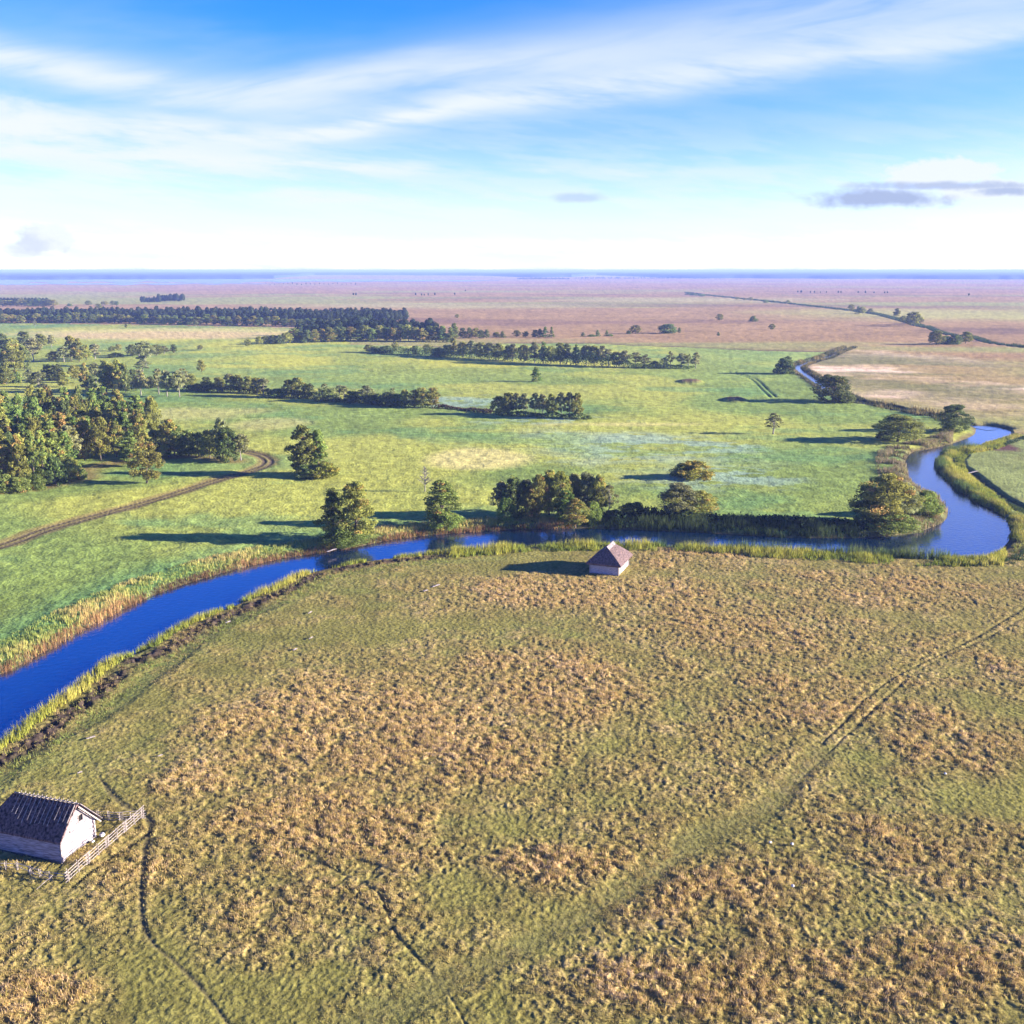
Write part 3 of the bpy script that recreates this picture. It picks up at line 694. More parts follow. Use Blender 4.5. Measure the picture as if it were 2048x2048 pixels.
# bare tree
def bare(px, base, top, label):
    x, y = G(px, base); h = tall(px, base, top); e = bpy.data.objects.new('bare_tree', None); C.objects.link(e); e.location = (x, y, 0)
    r = random.Random(4); m = MB(); m.tube([(0, 0, 0), (.05, 0, h*.4), (-.05, .05, h*.75), (0, 0, h)], [.13, .1, .06, .02], 6); m.obj('trunk', M_PALEBARK, e)
    q = MB()
    for k in range(90):
        z = h*r.uniform(.25, .95); a = r.uniform(0, 2*pi); L = h*.32*(1.15-z/h)*r.uniform(.6, 1.2)
        p1 = (cos(a)*L*.6, sin(a)*L*.6, z+L*.35); p2 = (cos(a+.2)*L, sin(a+.2)*L, z+L*.5)
        q.tube([(0, 0, z), p1, p2], [.045, .03, .012], 4)
        for j in range(3):
            a2 = a+r.uniform(-1, 1); q.tube([p1, (p1[0]+cos(a2)*L*.4, p1[1]+sin(a2)*L*.4, p1[2]+L*.3)], [.022, .01], 3)
    q.obj('branches', M_PALEBARK, e); setp(e, label, 'tree')
    return e
bare(850, 984, 932, 'leafless pale grey tree standing alone behind the narrow tree on the bank')

# --- left wood, rows from front to back
rows = [(980, -50, 96, 'front', 27), (960, -60, 150, 'second', 27), (940, -60, 225, 'third', 26), (922, -60, 262, 'fourth', 26), (906, -60, 300, 'fifth', 26), (888, -60, 310, 'sixth', 27), (870, -50, 275, 'seventh', 29), (852, -50, 215, 'rearmost', 28)]
for base, xa, xb, nm, sp in rows:
    L = []
    px = xa
    while px < xb:
        bb = base-(px*.10 if base > 930 else px*.04)+random.uniform(-6, 6); x, y = G(px, bb); h = random.uniform(9.3, 13.0)
        v = Vector((x, y, h)); zf = y*CP-(h-CH)*SP; up = y*SP+(h-CH)*CP; top = 1024-F*up/zf
        L.append((px, bb, top, random.uniform(30, 41)*(y**-1*260), random.choices(['tall', 'round', 'cone', 'slim', 'dark', 'alder'], [6, 2, 4, 4, 1, 1])[0]))
        px += sp*random.uniform(.8, 1.25)
    stand(L, f'the {nm} row, left wood', 'trees of the left wood')
stand([(112, 970, 915, 42, 'dbush'), (135, 963, 915, 44, 'round'), (156, 959, 925, 30, 'bush'), (40, 984, 955, 40, 'bush'), (8, 986, 950, 40, 'bush'), (75, 979, 950, 30, 'bush')], 'the fringe before the left wood', 'fringe of the left wood')
stand([(312, 914, 862, 40, 'dark'), (338, 915, 842, 42, 'tall'), (350, 912, 852, 44, 'dark'), (378, 912, 862, 42, 'dark'), (398, 914, 866, 36, 'dark'), (420, 917, 862, 42, 'round'), (446, 920, 840, 34, 'alder'), (456, 924, 858, 44, 'dark'), (482, 922, 872, 32, 'alder')], 'the spur by the track bend', 'trees of the spur by the track')

# --- scattered groves at mid left
B1 = Z1([(-60, 720, 560, 130, 'dark'), (20, 715, 560, 120, 'dark'), (90, 720, 590, 110, 'round'), (190, 690, 545, 130, 'dark'), (255, 770, 600, 110, 'alder'), (310, 665, 560, 90, 'round'), (390, 660, 570, 60, 'alder'), (20, 835, 680, 130, 'dark'), (110, 845, 640, 140, 'round'), (185, 835, 650, 110, 'dark'), (-60, 850, 660, 120, 'dark')])
stand(B1, 'the grove at the left edge', 'trees of the left edge grove')
B2 = Z1([(410, 770, 690, 90, 'round'), (485, 772, 660, 80, 'alder'), (540, 765, 575, 85, 'round'), (600, 768, 600, 80, 'tall'), (655, 758, 640, 70, 'round'), (720, 750, 640, 80, 'alder'), (850, 690, 650, 50, 'round'), (895, 688, 635, 50, 'round'), (870, 735, 700, 110, 'dbush'), (1000, 725, 640, 90, 'dark'), (1050, 735, 630, 80, 'alder'), (1100, 805, 625, 120, 'alder'), (1180, 722, 640, 90, 'round'), (1240, 712, 650, 80, 'alder'), (1315, 700, 640, 44, 'slim')])
stand(B2, 'the upper left scattered grove', 'trees of the upper scattered grove')
B3 = Z1([(-20, 940, 830, 100, 'bush'), (50, 940, 810, 100, 'round'), (120, 930, 830, 80, 'bush'), (235, 960, 830, 80, 'alder'), (300, 1005, 850, 110, 'alder'), (365, 910, 790, 100, 'dark'), (435, 912, 790, 90, 'dark'), (480, 962, 850, 80, 'round'), (565, 912, 795, 90, 'round'), (650, 985, 785, 70, 'tall'), (690, 985, 865, 90, 'dark'), (725, 930, 785, 80, 'alder'), (805, 1000, 765, 110, 'tall'), (850, 1000, 785, 100, 'round'), (900, 1006, 760, 90, 'tall'), (950, 1006, 785, 80, 'dark'), (1010, 990, 830, 70, 'dark'), (1065, 1022, 835, 110, 'alder'), (1080, 840, 760, 100, 'alder'), (1140, 970, 880, 80, 'dbush'), (1200, 1016, 830, 100, 'alder'), (1262, 1032, 840, 100, 'alder'), (1355, 1036, 845, 90, 'alder'), (1385, 965, 825, 90, 'airy'), (1440, 960, 860, 90, 'round')])
stand(B3, 'the grove above the left wood', 'trees of the lower grove')
# --- hedgerow running right from the grove
HR = Z1([(1490, 985, 930, 100, 'dbush'), (1560, 992, 885, 90, 'dark'), (1650, 992, 888, 90, 'round'), (1740, 1000, 865, 80, 'alder'), (1800, 1002, 868, 90, 'round'), (1880, 1006, 880, 90, 'round')])+Z2([(10, 1030, 890, 90, 'round'), (60, 1035, 900, 90, 'alder'), (160, 1040, 972, 120, 'dbush'), (250, 1042, 905, 90, 'round'), (320, 1042, 893, 100, 'round'), (395, 1045, 935, 90, 'dark'), (530, 1068, 965, 170, 'dbush'), (520, 1050, 940, 70, 'airy'), (628, 1062, 950, 70, 'airy'), (665, 1062, 955, 50, 'airy'), (735, 1078, 990, 150, 'dbush'), (835, 1085, 955, 110, 'alder'), (900, 1092, 1010, 150, 'dbush'), (1000, 1098, 1000, 150, 'dbush'), (1075, 1105, 1010, 120, 'dbush'), (1035, 1100, 972, 60, 'airy'), (1125, 1112, 980, 80, 'round'), (1200, 1116, 985, 90, 'round'), (1260, 1118, 972, 110, 'round'), (1330, 1116, 970, 110, 'round')])
stand(HR, 'the middle meadow hedgerow', 'trees and bushes of the middle hedgerow')
SR = Z2([(1830, 1168, 1030, 110, 'round'), (1900, 1172, 1008, 90, 'round')])+Z3([(-15, 1172, 1010, 90, 'alder'), (35, 1172, 1012, 80, 'alder'), (90, 1168, 1015, 80, 'alder'), (175, 1176, 1010, 80, 'alder'), (230, 1178, 1020, 80, 'alder'), (300, 1184, 1015, 80, 'round'), (372, 1192, 1008, 80, 'alder'), (435, 1198, 1008, 90, 'alder'), (490, 1200, 1008, 80, 'round')])
stand(SR, 'the short middle tree row', 'trees of the short middle row')
# --- long row behind the yellow green field
LR = Z2([(855, 698, 640, 70, 'round'), (900, 702, 652, 80, 'dbush'), (980, 705, 648, 110, 'dbush'), (1048, 690, 622, 55, 'round'), (1205, 718, 650, 60, 'slim'), (1300, 715, 640, 80, 'round'), (1380, 735, 660, 110, 'dbush'), (1445, 728, 640, 80, 'dark'), (1492, 732, 590, 55, 'tall'), (1560, 738, 618, 90, 'round'), (1630, 742, 615, 90, 'alder'), (1700, 748, 622, 90, 'round'), (1760, 752, 630, 70, 'alder'), (1830, 757, 630, 90, 'round'), (1900, 762, 648, 80, 'dark')])+Z3([(5, 768, 640, 80, 'alder'), (90, 778, 642, 90, 'round'), (170, 782, 628, 80, 'alder'), (235, 786, 626, 60, 'slim'), (290, 786, 650, 80, 'round'), (365, 792, 628, 90, 'round'), (415, 793, 638, 80, 'alder'), (482, 797, 646, 55, 'slim'), (560, 798, 650, 90, 'alder'), (620, 800, 648, 90, 'round'), (680, 802, 655, 80, 'alder'), (730, 804, 678, 80, 'airy'), (790, 808, 698, 90, 'round'), (845, 812, 690, 90, 'alder'), (930, 812, 702, 80, 'airy'), (1000, 814, 718, 90, 'airy'), (1080, 815, 762, 80, 'dbush'), (1150, 815, 735, 60, 'airy'), (1195, 812, 695, 60, 'airy'), (1280, 816, 708, 70, 'alder'), (1330, 816, 715, 50, 'airy'), (1385, 822, 702, 70, 'alder')])
stand(LR, 'the long row behind the meadow', 'trees of the long back row')

# hedges: one dense bank of foliage each
def hedge(pts, hts, wd, dens, label, base=DARK):
    P = GL(pts); V = []; Cc = []; r = np.random.default_rng(len(pts)*7)
    tot = 0
    for i in range(len(P)-1):
        (x0, y0), (x1, y1) = P[i], P[i+1]; L = sqrt((x1-x0)**2+(y1-y0)**2); n = int(L*dens)
        t = r.uniform(0, 1, n); bx = x0+(x1-x0)*t; by = y0+(y1-y0)*t; hh = hts[i]+(hts[i+1]-hts[i])*t
        hh = hh*(.6+.7*vn(bx/3.5, by/3.5, 7)); z = hh*r.uniform(0, 1, n)**.6
        off = r.normal(0, 1, n)*wd*.4*np.sqrt(np.clip(1.1-z/(hh+.01), .1, 1)); nx_, ny_ = -(y1-y0)/L, (x1-x0)/L
        V.append(np.stack([bx+nx_*off, by+ny_*off, z], 1)); tot += n
    p = np.concatenate(V); n = len(p); u = r.normal(0, 1, (n, 3)); u /= np.linalg.norm(u, axis=1)[:, None]; w = np.cross(u, r.normal(0, 1, (n, 3))); w /= np.linalg.norm(w, axis=1)[:, None]
    s = r.uniform(.2, .45, (n, 1)); V4 = np.stack([p-u*s, p-w*s*.7, p+u*s, p+w*s*.7], 1).reshape(-1, 3); V4[:, 2] = np.maximum(V4[:, 2], .02)
    c = np.array(base)[None]*(r.uniform(.6, 1.5, (n, 1))*(.7+.6*vn(p[:, 0]/3, p[:, 1]/3, 9)[:, None]))
    o = link('hedge', arr_mesh('hedge', V4, np.arange(n*4).reshape(-1, 4), np.repeat(c, 4, axis=0), (M_LEAF,)))
    return setp(o, label, 'hedge')
zc2 = lambda a, b: (512+a*.265, 520+b*.265); zc3 = lambda a, b: (1024+a*.265, 520+b*.265); zc1 = lambda a, b: (a*.265, 520+b*.265)
hedge([zc1(1400, 985), zc1(1640, 998), zc1(1932, 1010), zc2(400, 1048), zc2(640, 1070), zc2(900, 1095), zc2(1120, 1112), zc2(1330, 1118)], [2, 2.6, 2.6, 3, 1.2, 4, 3.5, 3], 5, 60, 'low dark hedge filling the gaps under the middle hedgerow trees')
hedge([zc2(1360, 1118), zc2(1560, 1135), zc2(1780, 1160)], [1.4, 1.1, 1.3], 3, 40, 'low brown scrub bank between the hedgerow and the short tree row', (.10, .075, .04))
hedge([zc2(1800, 1170), zc3(200, 1182), zc3(520, 1205), zc3(560, 1205)], [2.2, 1.5, 2.5, 1.2], 4, 50, 'dark undergrowth beneath the short tree row')
hedge([zc2(850, 700), zc2(1250, 722), zc2(1500, 738), zc2(1932, 766), zc3(500, 800), zc3(760, 810), zc3(1000, 818), zc3(1380, 822)], [3, 4.5, 5.5, 6, 6, 6, 2.5, 1.5], 8, 60, 'long dark hedge beneath the tree row at the back of the meadow')
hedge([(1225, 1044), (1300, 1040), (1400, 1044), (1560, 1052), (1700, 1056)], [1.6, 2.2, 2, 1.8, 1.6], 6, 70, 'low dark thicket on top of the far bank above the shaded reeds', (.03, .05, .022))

# --- far woods
F1 = []
px = -20
while px < 690:
    b_ = np.interp(px, [0, 200, 690], [646, 646, 655])+random.uniform(-1, 1); t_ = b_-random.uniform(14, 20)
    F1.append((px, b_, t_, random.uniform(18, 24), random.choice(['dark', 'cone', 'tall', 'slim', 'round']))); px += random.uniform(13, 18)
stand(F1, 'the front of the far dark wood', 'front trees of the far dark wood', False)
F2 = []
px = 532
while px < 902:
    b_ = np.interp(px, [512, 700, 900], [690, 682, 684])+random.uniform(-1.5, 1.5); t_ = b_-np.interp(px, [512, 620, 900], [18, 30, 30])*random.uniform(.75, 1.1)
    F2.append((px, b_, t_, random.uniform(20, 27), random.choice(['dark', 'cone', 'tall', 'slim', 'round']))); px += random.uniform(12, 16)
stand(F2, 'the front of nearer far wood', 'front trees of the nearer far wood', False)
F3 = Z2([(25, 640, 578, 50, 'round'), (1495, 600, 482, 70, 'cone'), (1560, 590, 515, 60, 'dark'), (1610, 592, 512, 60, 'dark'), (1660, 592, 515, 60, 'round'), (1700, 592, 530, 50, 'dark'), (1740, 592, 528, 40, 'slim'), (1815, 585, 545, 50, 'round'), (1860, 587, 540, 50, 'cone')])+Z3([(35, 582, 530, 60, 'round'), (100, 584, 540, 50, 'round'), (175, 585, 528, 45, 'dark'), (210, 585, 522, 45, 'cone'), (250, 586, 508, 40, 'cone'), (298, 586, 508, 40, 'cone')])
stand(F3, 'the thin line at moor edge', 'far trees at the moor edge', False)
F4 = Z3([(535, 580, 548, 30, 'cone'), (600, 580, 562, 60, 'bush'), (645, 578, 530, 40, 'cone'), (715, 576, 532, 35, 'cone'), (740, 577, 560, 40, 'bush'), (880, 560, 532, 30, 'bush'), (930, 558, 492, 75, 'round'), (1172, 555, 485, 125, 'dbush'), (1262, 552, 512, 26, 'slim'), (1565, 460, 408, 55, 'round'), (1820, 465, 424, 55, 'bush'), (1557, 575, 545, 22, 'slim'), (150, 320, 305, 40, 'bush')])+Z4([(28, 528, 485, 46, 'round'), (430, 252, 232, 26, 'round')])+Z2([(1516, 438, 410, 30, 'round'), (745, 268, 258, 40, 'bush')])
stand([q for q in F4 if q[1] > 610], 'the scatter on the far moor', 'single trees on the far moor', False)
F5 = Z4([(625, 388, 335, 46, 'round'), (680, 406, 352, 44, 'cone'), (712, 408, 354, 44, 'round'), (772, 402, 366, 40, 'round'), (972, 428, 366, 46, 'tall'), (1015, 470, 422, 46, 'round'), (1075, 490, 420, 80, 'dark'), (1100, 500, 392, 110, 'round'), (1140, 480, 425, 60, 'round'), (1270, 640, 536, 110, 'round'), (1345, 638, 572, 90, 'dbush'), (1410, 638, 565, 90, 'dbush'), (1492, 632, 542, 80, 'round'), (150, 330, 302, 30, 'round')])+Z3([(1330, 262, 244, 40, 'bush'), (1370, 268, 250, 50, 'bush'), (1430, 275, 258, 50, 'bush'), (1695, 300, 280, 24, 'round'), (1755, 305, 285, 30, 'round'), (1800, 310, 280, 34, 'round'), (1915, 322, 305, 34, 'bush')])
stand(F5, 'the line along the moor ditch', 'far trees along the moor ditch', False)
F6 = Z1([(525, 348, 330, 40, 'bush'), (670, 342, 308, 46, 'round'), (745, 372, 330, 50, 'round'), (792, 340, 310, 50, 'round'), (850, 343, 308, 34, 'slim'), (880, 345, 312, 34, 'slim'), (952, 512, 482, 18, 'slim'), (1480, 508, 458, 34, 'alder'), (1510, 684, 645, 36, 'alder'), (1870, 655, 600, 46, 'round'), (1310, 700, 640, 40, 'slim'), (265, 505, 455, 24, 'airy')])
stand(F6, 'the scatter round far left fields', 'small trees of the far left fields', False)
F7 = []
px = -10
while px < 112:
    F7.append((px, 613, random.uniform(597, 602), random.uniform(14, 19), random.choice(['dark', 'cone', 'round']))); px += random.uniform(9, 12)
stand(F7, 'the farthest wood at left edge', 'trees of the farthest small wood', False)

def mass(name, specs, label, seed):
    """many merged crowns: a wood that reads as one mass"""
    r = np.random.default_rng(seed); Vs = []; Cs = []
    for px, base, hm in specs:
        x, y = G(px, base); R = hm*r.uniform(.28, .38); n = 150
        d = r.normal(0, 1, (n, 3)); d /= np.linalg.norm(d, axis=1)[:, None]
        p = d*np.array([R, R, hm*.45])*r.uniform(.7, 1.05, (n, 1)); p[:, 2] += hm*.55
        p[:, :2] *= np.clip(1.25-.6*(p[:, 2:3]/hm), .35, 1)
        p += np.array([x, y, 0]); u = r.normal(0, 1, (n, 3)); u = np.cross(d, u); u /= np.linalg.norm(u, axis=1)[:, None]; w = np.cross(d, u)
        s = R*r.uniform(.18, .34, (n, 1)); V = np.stack([p-u*s, p-w*s, p+u*s, p+w*s], 1).reshape(-1, 3); V[:, 2] = np.maximum(V[:, 2], .1)
        Vs.append(V); Cs.append(np.repeat(np.array([.042, .062, .026])[None]*r.uniform(.65, 1.35)*r.uniform(.75, 1.25, (n, 1)), 4, axis=0))
    V = np.concatenate(Vs); o = link(name, arr_mesh(name, V, np.arange(len(V)).reshape(-1, 4), np.concatenate(Cs), (M_LEAF,)))
    return setp(o, label, 'wood', kind='stuff')
sp = []
for base, xa, xb in ((642, -60, 700), (638.5, -60, 805), (635.5, 60, 812), (633, 200, 720)):
    px = xa
    while px < xb: sp.append((px, base+(px*.007)+random.uniform(-.8, .8), random.uniform(9, 13))); px += random.uniform(7, 12)
sp += [(x_, 642+random.uniform(-1, 2), random.uniform(11, 14)) for x_ in np.arange(690, 816, 7)]
sp += [(x_, 604+random.uniform(-.3, .3), random.uniform(10, 14)) for x_ in np.arange(318, 368, 4)]+[(x_, 606, random.uniform(8, 12)) for x_ in np.arange(284, 320, 5)]
sp += [(x_, 610.5, 11) for x_ in np.arange(-60, 100, 7)]
mass('far_wood', sp, 'dense dark wood behind the straw field at far left', 3)
sp = []
for base, xa, xb in ((677, 600, 880), (672, 640, 860), (667, 690, 790), (662, 695, 740)):
    px = xa
    while px < xb: sp.append((px, base+random.uniform(-1, 1), random.uniform(11, 15))); px += random.uniform(9, 14)
mass('far_wood', sp, 'dense wood behind the front trees of the nearer far wood', 5)
sp = [(x_, 558.8+random.uniform(-.25, .15), random.uniform(7, 12)) for x_ in np.arange(1035, 1140, 2.2)]+[(x_, 557.6+random.uniform(-.3, .2), random.uniform(6, 12)) for x_ in np.arange(1150, 1420, 2.6) if random.random() < .8]
sp += [(x_, 569.5+random.uniform(-1.5, 1), random.uniform(4, 7)) for x_ in list(np.arange(540, 720, 9))]
sp += [(1536+a_*.265, 520+b_*.265, random.uniform(4, 7)) for a_, b_ in [(225, 248), (250, 249), (320, 250), (350, 250), (395, 250), (440, 250), (530, 250), (550, 250), (680, 252), (735, 253), (800, 253), (880, 253), (900, 253), (1515, 271), (1670, 152), (1680, 152), (1800, 150), (1840, 147), (1925, 150)]]
sp += [(512+a_*.265, 520+b_*.265, random.uniform(4, 6)) for a_, b_ in [(735, 268), (755, 268), (1205, 268), (1250, 270), (1270, 270), (1300, 270), (1350, 268), (1580, 238), (1500, 265)]]
mass('distant_scrub', sp, 'tiny blue green scrub clumps strewn over the distant moor', 8)

# ------------------------------------------------------------------ barn
def barn():
    A = Vector((*G(124, 1727), 0)); Bp = Vector((*G(190, 1677), 0)); v = (Bp-A).normalized(); u = Vector((v.y, -v.x, 0))*-1
    if u.x > 0: u = -u
    W = 4.25; L = 7.6; EV = 2.12; RG = 4.45; e = bpy.data.objects.new('thatched_barn', None); C.objects.link(e); e.location = A
    setp(e, 'larger grey log barn with dark thatched roof and crossed ridge poles, at left edge', 'barn')
    def Q(a, b_, z): return u*a+v*b_+Vector((0, 0, z))
    # log walls
    m = MB(); nl = 9; lh = EV/nl
    for k in range(nl):
        z = lh*(k+.5)
        m.box(Q(L/2, .08, z), (L+.3*(k % 2), .15, lh*.93), u, v); m.box(Q(L/2, W-.08, z), (L+.3*(k % 2), .15, lh*.93), u, v)
        m.box(Q(.09, W/2, z), (.15, W-.34+.5*(1-k % 2), lh*.93), u, v); m.box(Q(L-.09, W/2, z), (.15, W-.34, lh*.93), u, v)
    m.obj('wall', M_PLANK, e)
    # boarded gable with a dark loft opening (boards follow the roof slope)
    g = MB(); nb = 26
    for k in range(nb):
        b0 = W*k/nb; b1 = W*(k+1)/nb-.012; c = (b0+b1)/2; top = EV+(RG-EV-.12)*(1-abs(c-W/2)/(W/2))
        lo = EV+.004
        if 2.55 < c < 3.0: lo2, hi2 = 2.62, 3.22; top2 = top; 
        if 2.45 < c < 2.95 and top > 3.3:
            g.box(Q(.05, c, (lo+2.6)/2), (.06, b1-b0, 2.6-lo), u, v); g.box(Q(.05, c, (3.2+top)/2), (.06, b1-b0, max(top-3.2, .02)), u, v)
        else: g.box(Q(.05, c, (lo+top)/2), (.06, b1-b0, top-lo), u, v)
    g.obj('gable', M_PLANKV, e)
    g2 = MB(); g2.add([Q(L-.05, .02, EV), Q(L-.05, W-.02, EV), Q(L-.05, W/2, EV+.82), Q(L-.12, .02, EV), Q(L-.12, W-.02, EV), Q(L-.12, W/2, EV+.82)], [(0, 1, 2), (3, 5, 4), (0, 3, 4, 1), (1, 4, 5, 2), (2, 5, 3, 0)]); g2.obj('gable', M_PLANKV, e)
    w_ = MB(); w_.box(Q(.14, 2.70, 2.9), (.04, .5, .64), u, v); wo = w_.obj('loft_opening', M_DARK, e)
    fr = MB()
    for b_, z, d in ((2.70, 3.25, (.1, .62, .06)), (2.42, 2.9, (.1, .05, .62)), (2.98, 2.9, (.1, .05, .62))): fr.box(Q(.02, b_, z), d, u, v)
    fr.obj('frame', M_RAIL, wo)
    kh = MB(); kh.box(Q(.008, 1.3, 2.3), (.03, .12, .12), u, v); kh.obj('peg_hole', M_DARK, e)
    # thatch: thick slabs, surface roughened
    r = random.Random(3)
    def slope(side):
        nu, nv = 70, 34; vs = []; fs = []; a0, a1 = -.32, L+.45; s0 = .0
        for i in range(nu+1):
            for j in range(nv+1):
                t = j/nv; a = a0+(a1-a0)*i/nu; a = a+(0.12*(1-t) if i == 0 else 0)
                # hip cut at the far end
                if i > nu*.8: a = min(a, L+.45-(1.5*t if t > .3 else .45))
                off = (1-t)*(W/2+.14); b_ = W/2-off if side < 0 else W/2+off
                z = RG+.10-(RG-EV)/(W/2)*off+.12*sin(t*pi)+r.uniform(-.025, .025)
                vs.append(Q(a, b_, z))
        n1 = len(vs)
        for q in list(vs): vs.append(q-Vector((0, 0, .18)))
        J = nv+1
        for i in range(nu):
            for j in range(nv):
                k = i*J+j; fs.append((k, k+1, k+J+1, k+J) if side > 0 else (k, k+J, k+J+1, k+1)); k += n1; fs.append((k, k+J, k+J+1, k+1) if side > 0 else (k, k+1, k+J+1, k+J))
            k = i*J; fs.append((k, k+J, k+J+n1, k+n1)); k = i*J+nv; fs.append((k, k+n1, k+J+n1, k+J))
        for j in range(nv):
            k = j; fs.append((k, k+n1, k+n1+1, k+1)); k = nu*J+j; fs.append((k, k+1, k+n1+1, k+n1))
        return vs, fs
    m = MB()
    for s_ in (-1, 1): m.add(*slope(s_))
    rf = m.obj('roof', M_THATCH, e)
    # hip end
    hp = MB(); hp.add([Q(L+.5, -.35, EV-.2), Q(L+.5, W+.35, EV-.2), Q(L-1.1, W/2, RG+.06), Q(L-.1, -.3, EV-.35), Q(L-.1, W+.3, EV-.35), Q(L-1.3, W/2, RG-.3)], [(0, 1, 2), (3, 5, 4), (0, 3, 4, 1), (1, 4, 5, 2), (2, 5, 3, 0)]); hp.obj('hip', M_THATCH, rf)
    # pole along the ridge
    rp = MB(); rp.tube([Q(-.5, W/2, RG+.2), Q(L*.5, W/2, RG+.24), Q(L-1.2, W/2, RG+.18)], [.05, .055, .05], 6); rp.obj('ridge_pole', M_RIDGE, rf)
    # crossed poles lying over the ridge, one pair each
    sl = (RG-EV)/(W/2); k = 0
    for a in np.linspace(-.15, 5.75, 14):
        ln = r.uniform(1.15, 1.75)
        for side in (-1, 1):
            p0 = Q(a+.03*side, W/2-side*.16, RG+.20+.16*sl); p1 = Q(a+.03*side+r.uniform(-.05, .05), W/2+side*ln, RG+.2+.07-sl*ln+.05)
            q = MB(); q.tube([p0, p1], [.03, .032], 5); q.obj('roof_pole', M_RAIL, rf)
    # wide pale boards on the sunny verge
    bd = MB()
    for i, a in enumerate((-.52, -.36, -.20, -.04)):
        t0, t1 = .10, W/2+.5; zt = lambda o: RG+.26-sl*o
        d = (Q(a, W/2+t1, zt(t1))-Q(a, W/2+t0, zt(t0))); c = (Q(a, W/2+t1, zt(t1))+Q(a, W/2+t0, zt(t0)))/2
        bd.box(c+Vector((0, 0, .012*(i % 2)+.02)), (d.length, .15, .035), d, u)
    bd.obj('verge_board', M_RIDGE, e)
    bb = MB(); t0, t1 = .06, W/2+.5; d = Q(0, t1, -sl*t1)-Q(0, t0, -sl*t0)
    bb.box(Q(-.38, W/2+(t0+t1)/2, RG-.08-sl*(t0+t1)/2), (d.length, .05, .12), d, u); bb.obj('bargeboard', M_RAIL, e)
    # corner posts
    for b_ in (0.0, W):
        cpz = MB(); cpz.box(Q(-.05, b_, EV/2), (.12, .12, EV), u, v); cpz.obj('corner_post', M_RAIL, e)
    ss_ = MB(); ss_.box(Q(L/2, -.03, .04), (L+.2, .26, .2), u, v); ss_.obj('sill_beam', M_BARK, e)
barn()

# ------------------------------------------------------------------ hut
def hut():
    A = Vector((*G(1236, 1153), 0)); u = Vector((-.935, .355, 0)).normalized(); v = Vector((-u.y, u.x, 0))
    if v.y < 0: v = -v
    W, L, EV, RG = 4.9, 6.9, 2.1, 4.35
    e = bpy.data.objects.new('thatched_hut', None); C.objects.link(e); e.location = A
    setp(e, 'small white walled hut with brown hipped thatch roof beside the river', 'hut')
    def Q(a, b_, z): return u*a+v*b_+Vector((0, 0, z))
    m = MB(); nl = 8; lh = EV/nl
    for k in range(nl):
        z = lh*(k+.5)
        m.box(Q(W/2, .07, z), (W-.1, .14, lh*.94), u, v); m.box(Q(W/2, L-.07, z), (W-.1, .14, lh*.94), u, v)
        m.box(Q(.07, L/2, z), (.14, L-.36, lh*.94), u, v); m.box(Q(W-.07, L/2, z), (.14, L-.36, lh*.94), u, v)
    m.obj('wall', M_HUTWALL, e)
    for a, b_ in ((-.02, -.02), (W+.02, -.02), (-.02, L+.02), (W+.02, L+.02), (-.05, .35)):
        c = MB(); c.box(Q(a, b_, EV/2), (.14, .14, EV), u, v); c.obj('corner_post', M_RAIL, e)
    s_ = MB(); s_.box(Q(W/2, -.02, .06), (W, .2, .16), u, v); s_.obj('sill_beam', M_BARK, e)
    # hipped thatch, subdivided and roughened
    o = .62; r = random.Random(5); zE = EV-.12
    c0, c1, c2, c3 = Q(-o, -o, zE), Q(W+o, -o, zE), Q(W+o, L+o, zE), Q(-o, L+o, zE); r0, r1 = Q(W/2, L/2-1.7, RG), Q(W/2, L/2+1.7, RG)
    rf = MB(); n = 22
    def patch(a, b_, c, d):  # a-b eave, d-c ridge
        vs = []; fs = []
        for j in range(n+1):
            t = j/n
            for i in range(n+1):
                s = i/n; lo = a.lerp(b_, s); hi = d.lerp(c, s); p = lo.lerp(hi, t)
                bul = .14*sin(pi*t); rim = (0 if i in (0, n) or j in (0, n) else r.uniform(-.035, .035))
                vs.append(p+Vector((0, 0, bul+rim)))
        for j in range(n):
            for i in range(n):
                k = j*(n+1)+i; fs.append((k, k+1, k+n+2, k+n+1))
        b0 = len(vs); dn = Vector((0, 0, -.28))
        for i in range(n+1): vs.append(a.lerp(b_, i/n)*.97+Q(W/2, L/2, zE)*.03+dn)
        for i in range(n): fs.append((i+1, i, b0+i, b0+i+1))
        return vs, fs
    for q in ((c1, c0, r0, r0), (c0, c3, r1, r0), (c3, c2, r1, r1), (c2, c1, r0, r1)): rf.add(*patch(*q))
    so = [Q(-o*.93, -o*.93, zE-.27), Q(W+o*.93, -o*.93, zE-.27), Q(W+o*.93, L+o*.93, zE-.27), Q(-o*.93, L+o*.93, zE-.27)]; rf.add(so, [(0, 1, 2, 3)])
    ro = rf.obj('roof', M_THATCH2, e)
    cap = MB(); r = random.Random(9)
    for i in range(9):
        b_ = L/2-1.85+3.7*i/8
        for s in (-1, 1):
            p0 = Q(W/2, b_, RG+.16); p1 = Q(W/2+s*.45, b_+r.uniform(-.05, .05), RG-.36); d = p1-p0
            cap.box((p0+p1)/2+Vector((0, 0, .05)), (d.length, .36, .07), d, v)
    cap.obj('ridge_cap', M_RIDGE, ro)
hut()

